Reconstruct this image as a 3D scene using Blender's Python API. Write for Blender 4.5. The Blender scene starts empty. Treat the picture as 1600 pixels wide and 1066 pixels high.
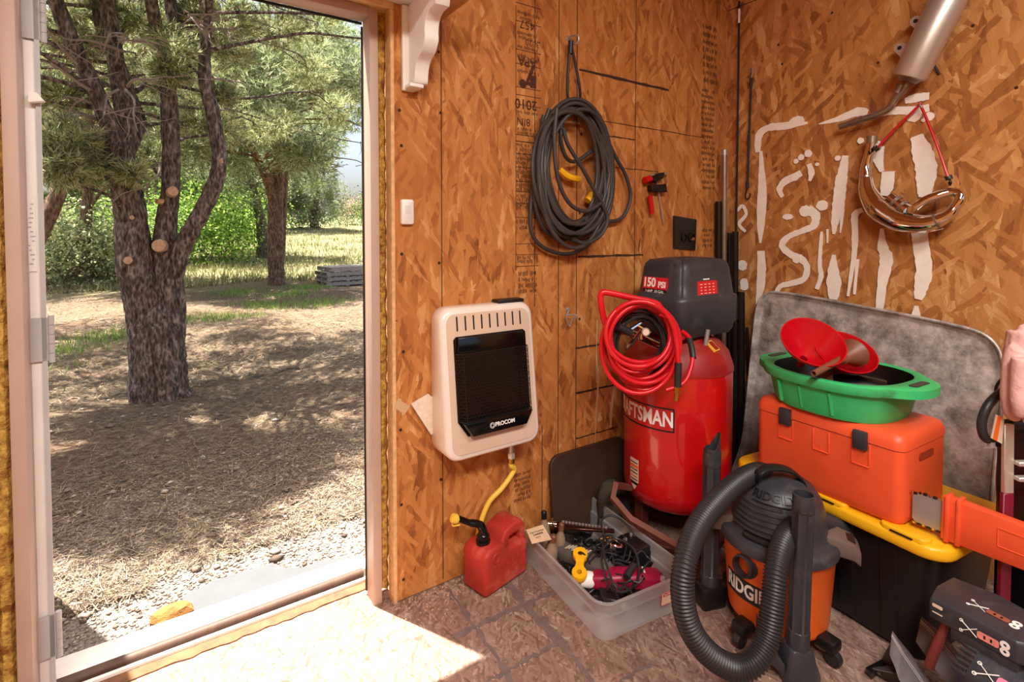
import bpy, bmesh, math, random
import numpy as np
from mathutils import Vector, Matrix
random.seed(7); RNG = np.random.default_rng(7)
SC = bpy.context.scene; COL = SC.collection
R_ = math.radians
WA, WB = -.03, -.15            # room faces of the two walls: wall A is y = WA, wall B is x = WB
# ------------------------------------------------------------------ camera and measuring helpers
CF, TILT, YAW, SHY = 820.0, R_(1.7), R_(34.1), -.09
CAM = Vector((-2.723, -1.753, 1.30))
_fw = Vector((math.sin(YAW)*math.cos(TILT), math.cos(YAW)*math.cos(TILT), -math.sin(TILT)))
_rt = Vector((math.cos(YAW), -math.sin(YAW), 0)); _up = _rt.cross(_fw)
def ray(x, y): return _fw + _rt*((x-800)/CF) + _up*((533-y+SHY*1600)/CF)
def plane(x, y, p, n):
    d = ray(x, y); n = Vector(n); return CAM + d*((Vector(p)-CAM).dot(n)/d.dot(n))
def wa(x, y, off=0.): return plane(x, y, (0, WA-off, 0), (0, 1, 0))
def wb(x, y, off=0.): return plane(x, y, (WB-off, 0, 0), (1, 0, 0))
def fl(x, y, z=0.): return plane(x, y, (0, 0, z), (0, 0, 1))
def dp(x, y, d): return CAM + ray(x, y)*d
# ------------------------------------------------------------------ mesh builder
def rr(w, d, r, n=5, cx=0, cy=0):
    o = []
    for sx, sy, a0 in ((1, -1, -90), (1, 1, 0), (-1, 1, 90), (-1, -1, 180)):
        for k in range(n+1):
            a = R_(a0+90*k/n); o.append((cx+sx*(w/2-r)+r*math.cos(a), cy+sy*(d/2-r)+r*math.sin(a)))
    return o
def frame(p, right, up):
    r = Vector(right).normalized(); u = Vector(up); u = (u-r*u.dot(r)).normalized(); n = r.cross(u)
    return Matrix(((r.x, u.x, n.x, p[0]), (r.y, u.y, n.y, p[1]), (r.z, u.z, n.z, p[2]), (0, 0, 0, 1)))
def TR(x, y, z, rz=0, rx=0, ry=0):
    return Matrix.Translation((x, y, z)) @ Matrix.Rotation(R_(rz), 4, 'Z') @ Matrix.Rotation(R_(ry), 4, 'Y') @ Matrix.Rotation(R_(rx), 4, 'X')
def smooth(pts, n=6, closed=False):
    P = [Vector(p) for p in pts]; o = []; N = len(P)
    for i in range(N if closed else N-1):
        if closed: a, b, c, d = P[(i-1) % N], P[i], P[(i+1) % N], P[(i+2) % N]
        else: a, b, c, d = P[max(i-1, 0)], P[i], P[i+1], P[min(i+2, N-1)]
        for k in range(n):
            t = k/n
            o.append(.5*((2*b)+(c-a)*t+(2*a-5*b+4*c-d)*t*t+(3*b-a-3*c+d)*t**3))
    if not closed: o.append(P[-1])
    return o
class MB:
    def __init__(s, M=None): s.v = []; s.f = []; s.m = []; s.sm = []; s.M = M or Matrix()
    def add(s, vs, fs, m=0, sm=True):
        b = len(s.v); s.v += [s.M @ Vector(v) for v in vs]
        for f in fs: s.f.append([b+i for i in f]); s.m.append(m); s.sm.append(sm)
        return s
    def box(s, c, d, m=0, T=None, sm=True):
        x, y, z = d[0]/2, d[1]/2, d[2]/2; c = Vector(c)
        vs = [Vector(q) for q in ((-x, -y, -z), (x, -y, -z), (x, y, -z), (-x, y, -z), (-x, -y, z), (x, -y, z), (x, y, z), (-x, y, z))]
        vs = [c+(T.to_3x3() @ v if T else v) for v in vs]
        return s.add(vs, [(3, 2, 1, 0), (4, 5, 6, 7), (0, 1, 5, 4), (1, 2, 6, 5), (2, 3, 7, 6), (3, 0, 4, 7)], m, sm)
    def tube(s, pts, r, n=10, m=0, closed=False, caps=True, jit=0.):
        P = [Vector(p) for p in pts]; N = len(P); rs = r if isinstance(r, (list, tuple)) else [r]*N
        vs = []; fs = []; prev = None
        for i in range(N):
            t = (P[(i+1) % N]-P[(i-1) % N]) if closed else (P[min(i+1, N-1)]-P[max(i-1, 0)])
            t = t.normalized() if t.length > 1e-9 else Vector((0, 0, 1))
            if prev is None:
                prev = t.orthogonal().normalized()
            prev = prev-t*prev.dot(t)
            prev = prev.normalized() if prev.length > 1e-6 else t.orthogonal().normalized()
            b = t.cross(prev)
            for k in range(n):
                a = 2*math.pi*k/n; q = rs[i]*(1+random.uniform(-jit, jit)) if jit else rs[i]
                vs.append(P[i]+prev*(math.cos(a)*q)+b*(math.sin(a)*q))
        for i in range(N if closed else N-1):
            j = (i+1) % N
            for k in range(n):
                l = (k+1) % n; fs.append((i*n+k, i*n+l, j*n+l, j*n+k))
        if caps and not closed: fs += [tuple(range(n-1, -1, -1)), tuple(range((N-1)*n, N*n))]
        return s.add(vs, fs, m)
    def lathe(s, prof, n=32, m=0, T=None, caps=(True, True), a0=0, a1=360):
        T = T or Matrix(); full = abs(a1-a0) >= 360; vs = []; fs = []; K = n if full else n+1
        for r, z in prof:
            for k in range(K):
                a = R_(a0+(a1-a0)*k/n); vs.append(T @ Vector((r*math.cos(a), r*math.sin(a), z)))
        for i in range(len(prof)-1):
            for k in range(n):
                l = (k+1) % K; fs.append((i*K+k, i*K+l, (i+1)*K+l, (i+1)*K+k))
        if caps[0]: fs.append(tuple(range(K-1, -1, -1)))
        if caps[1]: fs.append(tuple(range((len(prof)-1)*K, len(prof)*K)))
        return s.add(vs, fs, m)
    def loft(s, rings, m=0, caps=(True, True), closed=False):
        n = len(rings[0]); vs = [v for r in rings for v in r]; fs = []
        for i in range(len(rings)-(0 if closed else 1)):
            j = (i+1) % len(rings)
            for k in range(n):
                l = (k+1) % n; fs.append((i*n+k, i*n+l, j*n+l, j*n+k))
        if caps[0] and not closed: fs.append(tuple(range(n-1, -1, -1)))
        if caps[1] and not closed: fs.append(tuple(range((len(rings)-1)*n, len(rings)*n)))
        return s.add(vs, fs, m)
    def prism(s, poly, z0, z1, m=0, T=None):
        T = T or Matrix()
        return s.loft([[T @ Vector((x, y, z)) for x, y in poly] for z in (z0, z1)], m)
    def ribbon(s, pts, ws, nrm, th=.001, m=0):
        P = [Vector(p) for p in pts]; n = Vector(nrm).normalized(); N = len(P); L = []; Rr = []
        for i in range(N):
            t = (P[min(i+1, N-1)]-P[max(i-1, 0)]).normalized(); q = n.cross(t).normalized(); w = ws[i]/2 if isinstance(ws, (list, tuple)) else ws/2
            L.append(P[i]+q*w); Rr.append(P[i]-q*w)
        return s.loft([[L[i], Rr[i], Rr[i]-n*th, L[i]-n*th] for i in range(N)], m)
    def build(s, name, mats, parent=None, bevel=0, seg=2, ang=38, world=True):
        me = bpy.data.meshes.new(name); vs = s.v
        if parent is not None and world:
            I = XF.get(parent.name, Matrix()).inverted(); vs = [I @ v for v in vs]
        me.from_pydata(vs, [], s.f)
        for m in (mats if isinstance(mats, (list, tuple)) else [mats]): me.materials.append(m)
        me.polygons.foreach_set('material_index', s.m); me.polygons.foreach_set('use_smooth', s.sm); me.update()
        bm = bmesh.new(); bm.from_mesh(me); bmesh.ops.recalc_face_normals(bm, faces=bm.faces)
        if bevel:
            es = [e for e in bm.edges if len(e.link_faces) == 2 and e.calc_face_angle(0) > R_(32)]
            bmesh.ops.bevel(bm, geom=es, offset=bevel, segments=seg, affect='EDGES', clamp_overlap=True, profile=.5)
            for f in bm.faces: f.smooth = True
        bm.to_mesh(me); bm.free()
        me.set_sharp_from_angle(angle=R_(ang))
        o = bpy.data.objects.new(name, me); COL.objects.link(o)
        if parent is not None: o.parent = parent; XF[o.name] = XF.get(parent.name, Matrix())
        return o
XF = {}
def thing(name, label, cat, loc, group=None, kind=None):
    o = bpy.data.objects.new(name, None); COL.objects.link(o); o.location = loc; o.empty_display_size = .05
    XF[o.name] = Matrix.Translation(Vector(loc))
    if label: o['label'] = label
    if cat: o['category'] = cat
    if group: o['group'] = group
    if kind: o['kind'] = kind
    return o
def tag(o, label=None, cat=None, group=None, kind=None):
    if label: o['label'] = label
    if cat: o['category'] = cat
    if group: o['group'] = group
    if kind: o['kind'] = kind
    return o
def raw_mesh(name, V, F, mat, parent=None, smoothf=False):
    """big vertex / face arrays (foliage, litter) as one mesh; F is an (n,k) int array"""
    me = bpy.data.meshes.new(name); n, k = F.shape
    me.vertices.add(len(V)); me.vertices.foreach_set('co', V.astype(np.float32).ravel())
    me.loops.add(n*k); me.loops.foreach_set('vertex_index', F.astype(np.int32).ravel())
    me.polygons.add(n); me.polygons.foreach_set('loop_start', np.arange(0, n*k, k, dtype=np.int32))
    me.polygons.foreach_set('loop_total', np.full(n, k, dtype=np.int32))
    me.update(calc_edges=True); me.validate(); me.materials.append(mat)
    o = bpy.data.objects.new(name, me); COL.objects.link(o)
    if parent is not None:
        o.parent = parent; L = XF[parent.name].translation; o.location = (-L.x, -L.y, -L.z)
    return o
def text_tris(body, size, align='CENTER', bold=0., ex=0.):
    cu = bpy.data.curves.new('lettering', 'FONT'); cu.body = body; cu.size = size; cu.align_x = align; cu.align_y = 'CENTER'
    cu.offset = bold; cu.extrude = ex; cu.resolution_u = 3
    o = bpy.data.objects.new('lettering', cu); COL.objects.link(o)
    dg = bpy.context.evaluated_depsgraph_get(); dg.update()
    me = bpy.data.meshes.new_from_object(o.evaluated_get(dg))
    vs = [v.co.copy() for v in me.vertices]; fs = [tuple(p.vertices) for p in me.polygons]
    bpy.data.objects.remove(o); bpy.data.curves.remove(cu); bpy.data.meshes.remove(me)
    return vs, fs
def text(mb, body, size, p, right, up, m=0, align='CENTER', bold=0., ex=.0004, sx=1.):
    vs, fs = text_tris(body, size, align, bold, ex); T = frame(p, right, up)
    return mb.add([T @ Vector((v.x*sx, v.y, v.z)) for v in vs], fs, m, False)
def wrap_text(mb, body, size, c, r, ang, z, m=0, bold=0., sx=1.):
    vs, fs = text_tris(body, size, 'CENTER', bold, .0004); a = R_(ang)
    return mb.add([Vector((c[0]+(r+v.z)*math.cos(a+v.x*sx/r), c[1]+(r+v.z)*math.sin(a+v.x*sx/r), z+v.y)) for v in vs], fs, m, False)
def wrap_patch(mb, c, r, a0, a1, z0, z1, th=.0006, m=0, n=16):
    rings = []
    for k in range(n+1):
        a = R_(a0+(a1-a0)*k/n); ca, sa = math.cos(a), math.sin(a)
        rings.append([Vector((c[0]+q*ca, c[1]+q*sa, z)) for q, z in ((r, z0), (r+th, z0), (r+th, z1), (r, z1))])
    return mb.loft(rings, m)
# ------------------------------------------------------------------ materials
def lin(c): return tuple((v/255/12.92 if v/255 <= .04045 else ((v/255+.055)/1.055)**2.4) for v in c[:3])+(1.,)
class NT:
    def __init__(s, name):
        s.mat = bpy.data.materials.new(name); s.mat.use_nodes = True; s.t = s.mat.node_tree; s.b = s.t.nodes['Principled BSDF']
        s.out = s.t.nodes['Material Output']; s.co = s.n('ShaderNodeTexCoord').outputs['Object']
    def n(s, t, **k):
        o = s.t.nodes.new(t)
        for a, b in k.items():
            if hasattr(o, a): setattr(o, a, b)
        return o
    def l(s, a, b): s.t.links.new(a, b)
    def noise(s, scale, detail=3, vec=None, rough=.6, dist=0):
        o = s.n('ShaderNodeTexNoise'); o.inputs['Scale'].default_value = scale; o.inputs['Detail'].default_value = detail
        o.inputs['Roughness'].default_value = rough; o.inputs['Distortion'].default_value = dist
        s.l(vec or s.co, o.inputs['Vector']); return o.outputs['Fac']
    def ramp(s, fac, stops, const=False):
        o = s.n('ShaderNodeValToRGB'); e = o.color_ramp.elements; o.color_ramp.interpolation = 'CONSTANT' if const else 'LINEAR'
        while len(e) < len(stops): e.new(.5)
        for i, (p, c) in enumerate(stops): e[i].position = p; e[i].color = c if len(c) == 4 else lin(c)
        s.l(fac, o.inputs[0]); return o.outputs['Color']
    def mix(s, fac, a, b, mode='MIX'):
        o = s.n('ShaderNodeMix'); o.data_type = 'RGBA'; o.blend_type = mode
        for q, i in ((fac, 0), (a, 6), (b, 7)):
            if isinstance(q, (int, float)): o.inputs[i].default_value = q
            elif isinstance(q, tuple): o.inputs[i].default_value = q if len(q) == 4 else lin(q)
            else: s.l(q, o.inputs[i])
        return o.outputs[2]
    def math(s, op, a, b=0.):
        o = s.n('ShaderNodeMath'); o.operation = op
        for q, i in ((a, 0), (b, 1)):
            if isinstance(q, (int, float)): o.inputs[i].default_value = q
            else: s.l(q, o.inputs[i])
        return o.outputs[0]
    def vmath(s, op, a, b):
        o = s.n('ShaderNodeVectorMath'); o.operation = op
        for q, i in ((a, 0), (b, 1)):
            if isinstance(q, tuple): o.inputs[i].default_value = q
            else: s.l(q, o.inputs[i])
        return o.outputs[0]
    def bump(s, h, strength=.3, dist=.01):
        o = s.n('ShaderNodeBump'); o.inputs['Strength'].default_value = strength; o.inputs['Distance'].default_value = dist
        s.l(h, o.inputs['Height']); s.l(o.outputs[0], s.b.inputs['Normal'])
    def set(s, **k):
        for a, v in k.items():
            i = s.b.inputs[{'col': 'Base Color', 'rough': 'Roughness', 'metal': 'Metallic', 'spec': 'Specular IOR Level', 'trans': 'Transmission Weight',
                            'alpha': 'Alpha', 'coat': 'Coat Weight', 'ior': 'IOR', 'sheen': 'Sheen Weight', 'aniso': 'Anisotropic'}[a]]
            if isinstance(v, (int, float)): i.default_value = v
            elif isinstance(v, tuple): i.default_value = v if len(v) == 4 else lin(v)
            else: s.l(v, i)
        return s
def P(name, col, rough=.5, metal=0, var=.12, vs=9, dirt=None, dth=.62, ds=5, bump=0, bs=60, coat=0, spec=.5, wear=None):
    """plain material: colour with slow variation, optional dirt patches and fine bump"""
    t = NT(name); c = lin(col)
    a = t.noise(vs, 4)
    lo = tuple(v*(1-var) for v in c[:3])+(1,); hi = tuple(min(1, v*(1+var)) for v in c[:3])+(1,)
    q = t.ramp(a, [(.3, lo), (.7, hi)])
    if dirt:
        f = t.ramp(t.noise(ds, 6, rough=.7), [(dth-.06, (0, 0, 0, 1)), (dth+.14, (1, 1, 1, 1))])
        q = t.mix(f, q, dirt)
    t.set(col=q, rough=rough, metal=metal, coat=coat, spec=spec)
    if bump: t.bump(t.noise(bs, 4), bump)
    return t.mat
def osb(name, axes, tones, scale=1., stain=None, rough=.75, angs=None, speck=.5):
    t = NT(name); sep = t.n('ShaderNodeSeparateXYZ'); t.l(t.co, sep.inputs[0])
    cmb = t.n('ShaderNodeCombineXYZ'); ix = {'x': 0, 'y': 1, 'z': 2}
    t.l(sep.outputs[ix[axes[0]]], cmb.inputs[0]); t.l(sep.outputs[ix[axes[1]]], cmb.inputs[1]); v0 = cmb.outputs[0]
    w = t.n('ShaderNodeTexNoise'); w.inputs['Scale'].default_value = 30; t.l(v0, w.inputs['Vector'])
    warp = t.vmath('MULTIPLY', t.vmath('SUBTRACT', w.outputs['Color'], (.5, .5, .5)), (.016, .016, 0)); v1 = t.vmath('ADD', v0, warp)
    tone = None; fine = None
    angs = angs or [(88, .16, .04, 0), (74, .13, .028, .45), (107, .14, .026, .5), (93, .17, .03, .45), (52, .08, .018, .74), (84, .10, .018, .6), (125, .09, .017, .74)]
    for i, (a, L, W, th) in enumerate(angs):
        r = t.n('ShaderNodeVectorRotate'); r.rotation_type = 'Z_AXIS'; r.inputs['Angle'].default_value = R_(-a); t.l(v1, r.inputs['Vector'])
        sc = t.vmath('MULTIPLY', r.outputs[0], (1/(L*scale), 1/(W*scale), 1)); sc = t.vmath('ADD', sc, (i*7.3, i*3.1, 0))
        vo = t.n('ShaderNodeTexVoronoi'); vo.voronoi_dimensions = '2D'; vo.distance = 'CHEBYCHEV'; vo.inputs['Scale'].default_value = 1; t.l(sc, vo.inputs['Vector'])
        s = t.n('ShaderNodeSeparateColor'); t.l(vo.outputs['Color'], s.inputs[0])
        g = t.n('ShaderNodeTexNoise'); g.inputs['Scale'].default_value = 1; g.inputs['Detail'].default_value = 4
        t.l(t.vmath('MULTIPLY', sc, (.8, 5, 1)), g.inputs['Vector'])
        val = t.math('ADD', s.outputs[0], t.math('MULTIPLY', t.math('SUBTRACT', g.outputs['Fac'], .5), .55))
        if tone is None: tone = val
        else:
            m = t.math('GREATER_THAN', s.outputs[1], th)
            m = t.math('MULTIPLY', m, .78); mx = t.n('ShaderNodeMix'); t.l(m, mx.inputs[0]); t.l(tone, mx.inputs[2]); t.l(val, mx.inputs[3]); tone = mx.outputs[0]
    col = t.ramp(tone, [(.0, tones[0]), (.18, tones[1]), (.5, tones[2]), (.82, tones[3]), (1., tones[4])])
    sp = t.ramp(t.noise(95, 3, v0), [(.68, (0, 0, 0, 1)), (.75, (1, 1, 1, 1))])
    sk = t.ramp(t.noise(9, 2, v0), [(.45, (0, 0, 0, 1)), (.7, (1, 1, 1, 1))])
    col = t.mix(t.math('MULTIPLY', t.math('MULTIPLY', sp, sk), speck), col, (52, 26, 10))
    if stain:
        f = t.ramp(t.noise(2.2, 5, v0, .65), [(.42, (0, 0, 0, 1)), (.7, (1, 1, 1, 1))])
        col = t.mix(t.math('MULTIPLY', f, stain[1]), col, stain[0])
    t.set(col=col, rough=rough, spec=.25); t.bump(tone, .22, .004)
    return t.mat
def leafm(name, cols, trans=.35):
    t = NT(name); g = t.n('ShaderNodeNewGeometry'); c = t.ramp(g.outputs['Random Per Island'], [(i/(len(cols)-1), q) for i, q in enumerate(cols)])
    t.set(col=c, rough=.6, spec=.25); tr = t.n('ShaderNodeBsdfTranslucent'); t.l(c, tr.inputs[0])
    mx = t.n('ShaderNodeMixShader'); mx.inputs[0].default_value = trans; t.l(t.b.outputs[0], mx.inputs[1]); t.l(tr.outputs[0], mx.inputs[2]); t.l(mx.outputs[0], t.out.inputs[0])
    return t.mat
def bark(name, c0, c1, c2, sc=14):
    t = NT(name); v = t.vmath('MULTIPLY', t.co, (1, 1, .35)); n1 = t.noise(sc, 6, v, .7, .6); n2 = t.noise(3, 3)
    vo = t.n('ShaderNodeTexVoronoi'); vo.inputs['Scale'].default_value = sc*2.2; t.l(v, vo.inputs['Vector'])
    h = t.math('ADD', t.math('MULTIPLY', vo.outputs['Distance'], .35), n1)
    c = t.ramp(h, [(.5, c0), (.68, c1), (.95, c2)]); c = t.mix(t.math('MULTIPLY', n2, .3), c, c1)
    t.set(col=c, rough=.95, spec=.1); t.bump(h, .8, .025); return t.mat
M = {}
M['osbA'] = osb('osb_front', 'xz', [(120, 68, 32), (164, 100, 50), (186, 120, 63), (198, 134, 75), (216, 162, 104)], stain=((164, 94, 46), .45))
M['osbB'] = osb('osb_side', 'yz', [(124, 74, 36), (158, 100, 52), (186, 126, 68), (202, 144, 86), (222, 176, 120)], 1.1, stain=((164, 98, 54), .35),
                angs=[(88, .16, .042, 0), (68, .14, .03, .45), (112, .14, .03, .5), (98, .17, .034, .45), (40, .10, .022, .7), (80, .11, .022, .6), (135, .1, .022, .72)])
M['osbF'] = osb('osb_floor', 'xy', [(96, 72, 60), (120, 94, 81), (142, 114, 100), (160, 132, 118), (192, 168, 154)], .6, stain=((120, 82, 62), .5), rough=.8,
                angs=[(40, .12, .03, 0), (130, .1, .02, .45), (80, .1, .018, .5), (160, .1, .018, .5), (20, .08, .014, .5), (105, .08, .013, .55), (60, .07, .012, .6)], speck=.8)
M['edge'] = P('osb_edge', (222, 178, 124), .8, bump=.5, bs=120, var=.2, vs=40)
M['lumber'] = P('raw_lumber', (190, 138, 88), .7, var=.25, vs=14, bump=.3)
M['loftdark'] = P('loft_shade', (60, 40, 28), .8, var=.3)  # dark brown standing in for the darkness of the loft opening
M['jamb'] = P('jamb_paint', (184, 158, 140), .5, var=.05, dirt=(150, 120, 98), dth=.72)
M['white'] = P('white_paint', (238, 232, 224), .45, var=.04, dirt=(180, 160, 140), dth=.75)
M['grey'] = P('grey_paint', (176, 172, 170), .5, var=.06, dirt=(120, 110, 104), dth=.7)
M['foam'] = P('foam', (206, 164, 76), .9, var=.25, dirt=(138, 84, 26), dth=.48, ds=38, vs=45, bump=1, bs=40)
M['wpaint'] = P('white_wall_paint', (252, 240, 228), .35, var=.06, vs=30)
M['ink'] = P('stamp_ink', (74, 40, 20), .9, var=.3, vs=60)
M['pencil'] = P('seam', (54, 32, 18), .9)
M['panel'] = P('shaded_enamel', (214, 188, 164), .35, var=.03, coat=.2)  # beige darker than the housing: shade on the room-facing front put into colour
M['heater'] = P('heater_enamel', (236, 222, 208), .32, var=.03, coat=.2)
M['black'] = P('black_plastic', (22, 21, 22), .42, var=.25, dirt=(70, 62, 56), dth=.66)
M['blackg'] = P('black_gloss', (10, 10, 11), .16, var=.1)
M['blackd'] = P('black_dusty', (50, 50, 55), .42, var=.2, dirt=(84, 80, 82), dth=.6, ds=7)
M['rubber'] = P('black_rubber', (36, 35, 37), .45, var=.2)
M['cord'] = P('grey_cord', (58, 52, 50), .5, var=.25, vs=20)
M['yellow'] = P('yellow_plastic', (240, 178, 24), .4, var=.08, dirt=(150, 96, 20), dth=.68)
M['yhose'] = P('yellow_hose', (238, 196, 70), .45, var=.1)
M['chrome'] = P('chrome', (226, 220, 212), .08, 1, var=.03)
M['chromeb'] = P('worn_steel', (158, 144, 128), .3, .75, var=.2, dirt=(100, 76, 56), dth=.62)
M['steel'] = P('steel', (176, 172, 170), .35, .55, var=.12)
M['alu'] = P('brushed_aluminium', (206, 198, 186), .4, .6, var=.06, vs=30)
M['brass'] = P('brass', (200, 150, 70), .3, 1)
M['red'] = P('red_paint', (190, 12, 16), .3, var=.1, dirt=(120, 20, 16), dth=.74, coat=1)
M['redtop'] = P('dusty_red_paint', (150, 20, 18), .5, var=.12, dirt=(150, 84, 70), dth=.56, ds=6)
M['redhose'] = P('red_hose', (206, 22, 34), .32, var=.08)
M['redpl'] = P('red_plastic', (190, 10, 24), .3, var=.06)
M['gascan'] = P('faded_red_plastic', (178, 48, 38), .6, var=.2, dirt=(204, 112, 92), dth=.56, ds=4, bump=.15, bs=120)
M['maroon'] = P('maroon_plastic', (120, 20, 46), .4)
M['magenta'] = P('magenta_plastic', (160, 18, 60), .4)
M['orange'] = P('orange_plastic', (232, 88, 48), .45, var=.08, dirt=(150, 60, 26), dth=.7)
M['orangev'] = P('orange_drum', (236, 106, 36), .4, var=.06, dirt=(190, 110, 70), dth=.7)
M['green'] = P('green_plastic', (58, 190, 112), .45, var=.1, dirt=(70, 110, 70), dth=.62, ds=7)
M['oil'] = P('oil_film', (16, 14, 12), .25, var=.3)
M['tan'] = P('tan_plastic', (122, 76, 56), .45, dirt=(80, 44, 30))
M['pink'] = P('pink_leather', (220, 174, 164), .75, var=.12, vs=14, dirt=(170, 110, 100), dth=.66, ds=12, bump=.4, bs=40)
M['label'] = P('paper_label', (226, 204, 180), .6, var=.04)
M['lred'] = P('red_label', (206, 26, 36), .4, var=.05)
M['lorange'] = P('orange_label', (236, 110, 40), .45)
M['lwhite'] = P('white_lettering', (240, 236, 230), .4, var=.02)
M['lblack'] = P('black_lettering', (20, 18, 18), .5)
M['lcream'] = P('cream_label', (232, 202, 168), .6)
M['lpink'] = P('pink_sticker', (226, 140, 128), .5, var=.3, vs=40)
M['stone'] = P('stone', (60, 52, 40), .9, var=.3, bump=.6)
M['ochre'] = P('ochre_rock', (150, 100, 48), .9, var=.3, vs=14, bump=.8)
M['dboard'] = P('dark_board', (64, 42, 30), .6, var=.2)
M['pipe'] = P('dark_pipe', (40, 34, 32), .4, .6, var=.2)
M['concrete'] = P('concrete', (80, 81, 83), .9, var=.06, vs=16, bump=.3, bs=90)
M['pallet'] = P('weathered_wood', (172, 162, 152), .9, var=.3, vs=30)
M['cut'] = P('cut_wood', (190, 160, 126), .9, var=.2, vs=40, bump=.3)
def clear_bin():
    t = NT('clear_plastic'); t.set(col=(250, 250, 252), rough=.22, spec=.7)
    tr = t.n('ShaderNodeBsdfTranslucent'); tr.inputs[0].default_value = lin((252, 252, 252)); tp = t.n('ShaderNodeBsdfTransparent'); tp.inputs[0].default_value = lin((254, 254, 254))
    a = t.n('ShaderNodeMixShader'); a.inputs[0].default_value = .5; t.l(t.b.outputs[0], a.inputs[1]); t.l(tr.outputs[0], a.inputs[2])
    b = t.n('ShaderNodeMixShader'); b.inputs[0].default_value = .68; t.l(a.outputs[0], b.inputs[1]); t.l(tp.outputs[0], b.inputs[2]); t.l(b.outputs[0], t.out.inputs[0])
    return t.mat
M['bin'] = clear_bin()
def galv():
    t = NT('galvanised_steel'); n = t.noise(12, 8, rough=.72); n2 = t.noise(40, 3); n3 = t.noise(2.4, 4)
    c = t.ramp(n, [(.32, (112, 104, 96)), (.48, (180, 174, 168)), (.66, (236, 230, 224))])
    c = t.mix(t.ramp(n3, [(.5, (0, 0, 0, 1)), (.72, (1, 1, 1, 1))]), c, (124, 92, 70))
    t.set(col=c, metal=.45, rough=t.ramp(n2, [(.3, (.3, .3, .3, 1)), (.7, (.5, .5, .5, 1))])); t.bump(n, .25, .02); return t.mat
M['galv'] = galv()
def silencer():
    t = NT('satin_aluminium'); t.set(col=(206, 198, 188), metal=.7, rough=.4); t.bump(t.noise(160, 3, t.vmath('MULTIPLY', t.co, (1, 1, .05))), .1, .002); return t.mat
M['silencer'] = silencer()
# ================================================================== the room
def struct(o, label=None): o['kind'] = 'structure'; return tag(o, label) if label else o
XL, YB, CE = -5.0, -4.2, 2.9
# door wall (wall A): right of the door, left of the door, above it; OSB sheet on studs
b = MB()
def slab(x0, x1, z0, z1):
    b.box(((x0+x1)/2, WA+.0055, (z0+z1)/2), (x1-x0, .011, z1-z0), 0, sm=False)
slab(-2.05, WB, 0.005, CE); slab(XL, -3.075, 0.005, CE); slab(-3.075, -2.05, 2.085, CE)
b.box(((-2.05+WB)/2+.01, .055, CE/2), (WB+2.05-.02, .14, CE), 1, sm=False); b.box(((XL-3.09)/2, .055, CE/2), (-3.09-XL, .14, CE), 1, sm=False); b.box((-2.57, .02, 2.5), (1.06, .07, .8), 1, sm=False)
wallA = struct(b.build('wall_front', [M['osbA'], M['lumber']]))
b = MB(); b.box((WB+.03, (YB+WA)/2, CE/2), (.06, -YB+WA, CE), 0, sm=False)
wallB = struct(b.build('wall_right', [M['osbB']]))
b = MB(); b.box((-3.4, YB-.05, CE/2), (3.3, .1, CE)); struct(b.build('wall_back', [M['osbB']]))
b = MB(); b.box((XL-.05, (YB+.1)/2, CE/2), (.1, -YB+.1, CE)); struct(b.build('wall_left', [M['osbB']]))
b = MB(); b.box(((XL+WB)/2, (YB+.1)/2, CE+.04), (WB-XL+.2, -YB+.3, .08)); struct(b.build('ceiling', [M['lumber']]))
b = MB(); b.box(((XL+WB)/2, (YB+.10)/2, -.06), (WB-XL+.2, -YB+.10, .12), 0, sm=False)
floor = struct(b.build('floor', [M['osbF']]))
# dark grid of old seams worn into the floor, and dust
b = MB()
SQ = [0]
def seam(x0, y0, x1, y1, w):
    SQ[0] += 1; n = 26; ps = []; ws = []
    for i in range(n+1):
        t = i/n; ps.append((x0+(x1-x0)*t+random.uniform(-.006, .006), y0+(y1-y0)*t+random.uniform(-.006, .006), .0008+.0002*SQ[0])); ws.append(w*random.uniform(.3, 1.3))
    b.ribbon(ps, ws, (0, 0, 1), .0006)
for x, w, ye in ((-1.875, .018, -.75), (-1.68, .03, -1.0)): seam(x+.018, -.06, x-.03, ye, w)
for y, w, xe in ((-.285, .024, -1.55), (-.487, .014, -1.66), (-.70, .014, -1.5)): seam(-1.95, y+.005, xe, y-.005, w)
b.build('floor_seam', [P('floor_seam', (112, 94, 88), .85, var=.2, vs=30)], floor)
b = MB()
for i in range(260):
    x = random.uniform(-2.05, -1.5); y = WA-.004-abs(random.gauss(0, .05)); r = random.uniform(.0012, .004)
    b.box((x, y, r*.6), (r*2, r*1.4, r), T=Matrix.Rotation(random.random()*6, 4, 'Z'))
for i in range(170):
    x = random.uniform(-2.0, -1.1); y = random.uniform(-1.0, -.06); r = random.uniform(.0008, .0022)
    b.box((x, y, r*.6), (r*2, r*1.4, r), T=Matrix.Rotation(random.random()*6, 4, 'Z'))
tag(b.build('sawdust', [P('sawdust', (190, 158, 128), .9)]), 'pale sawdust crumbs along the foot of the door wall', 'sawdust', kind='stuff')
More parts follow.
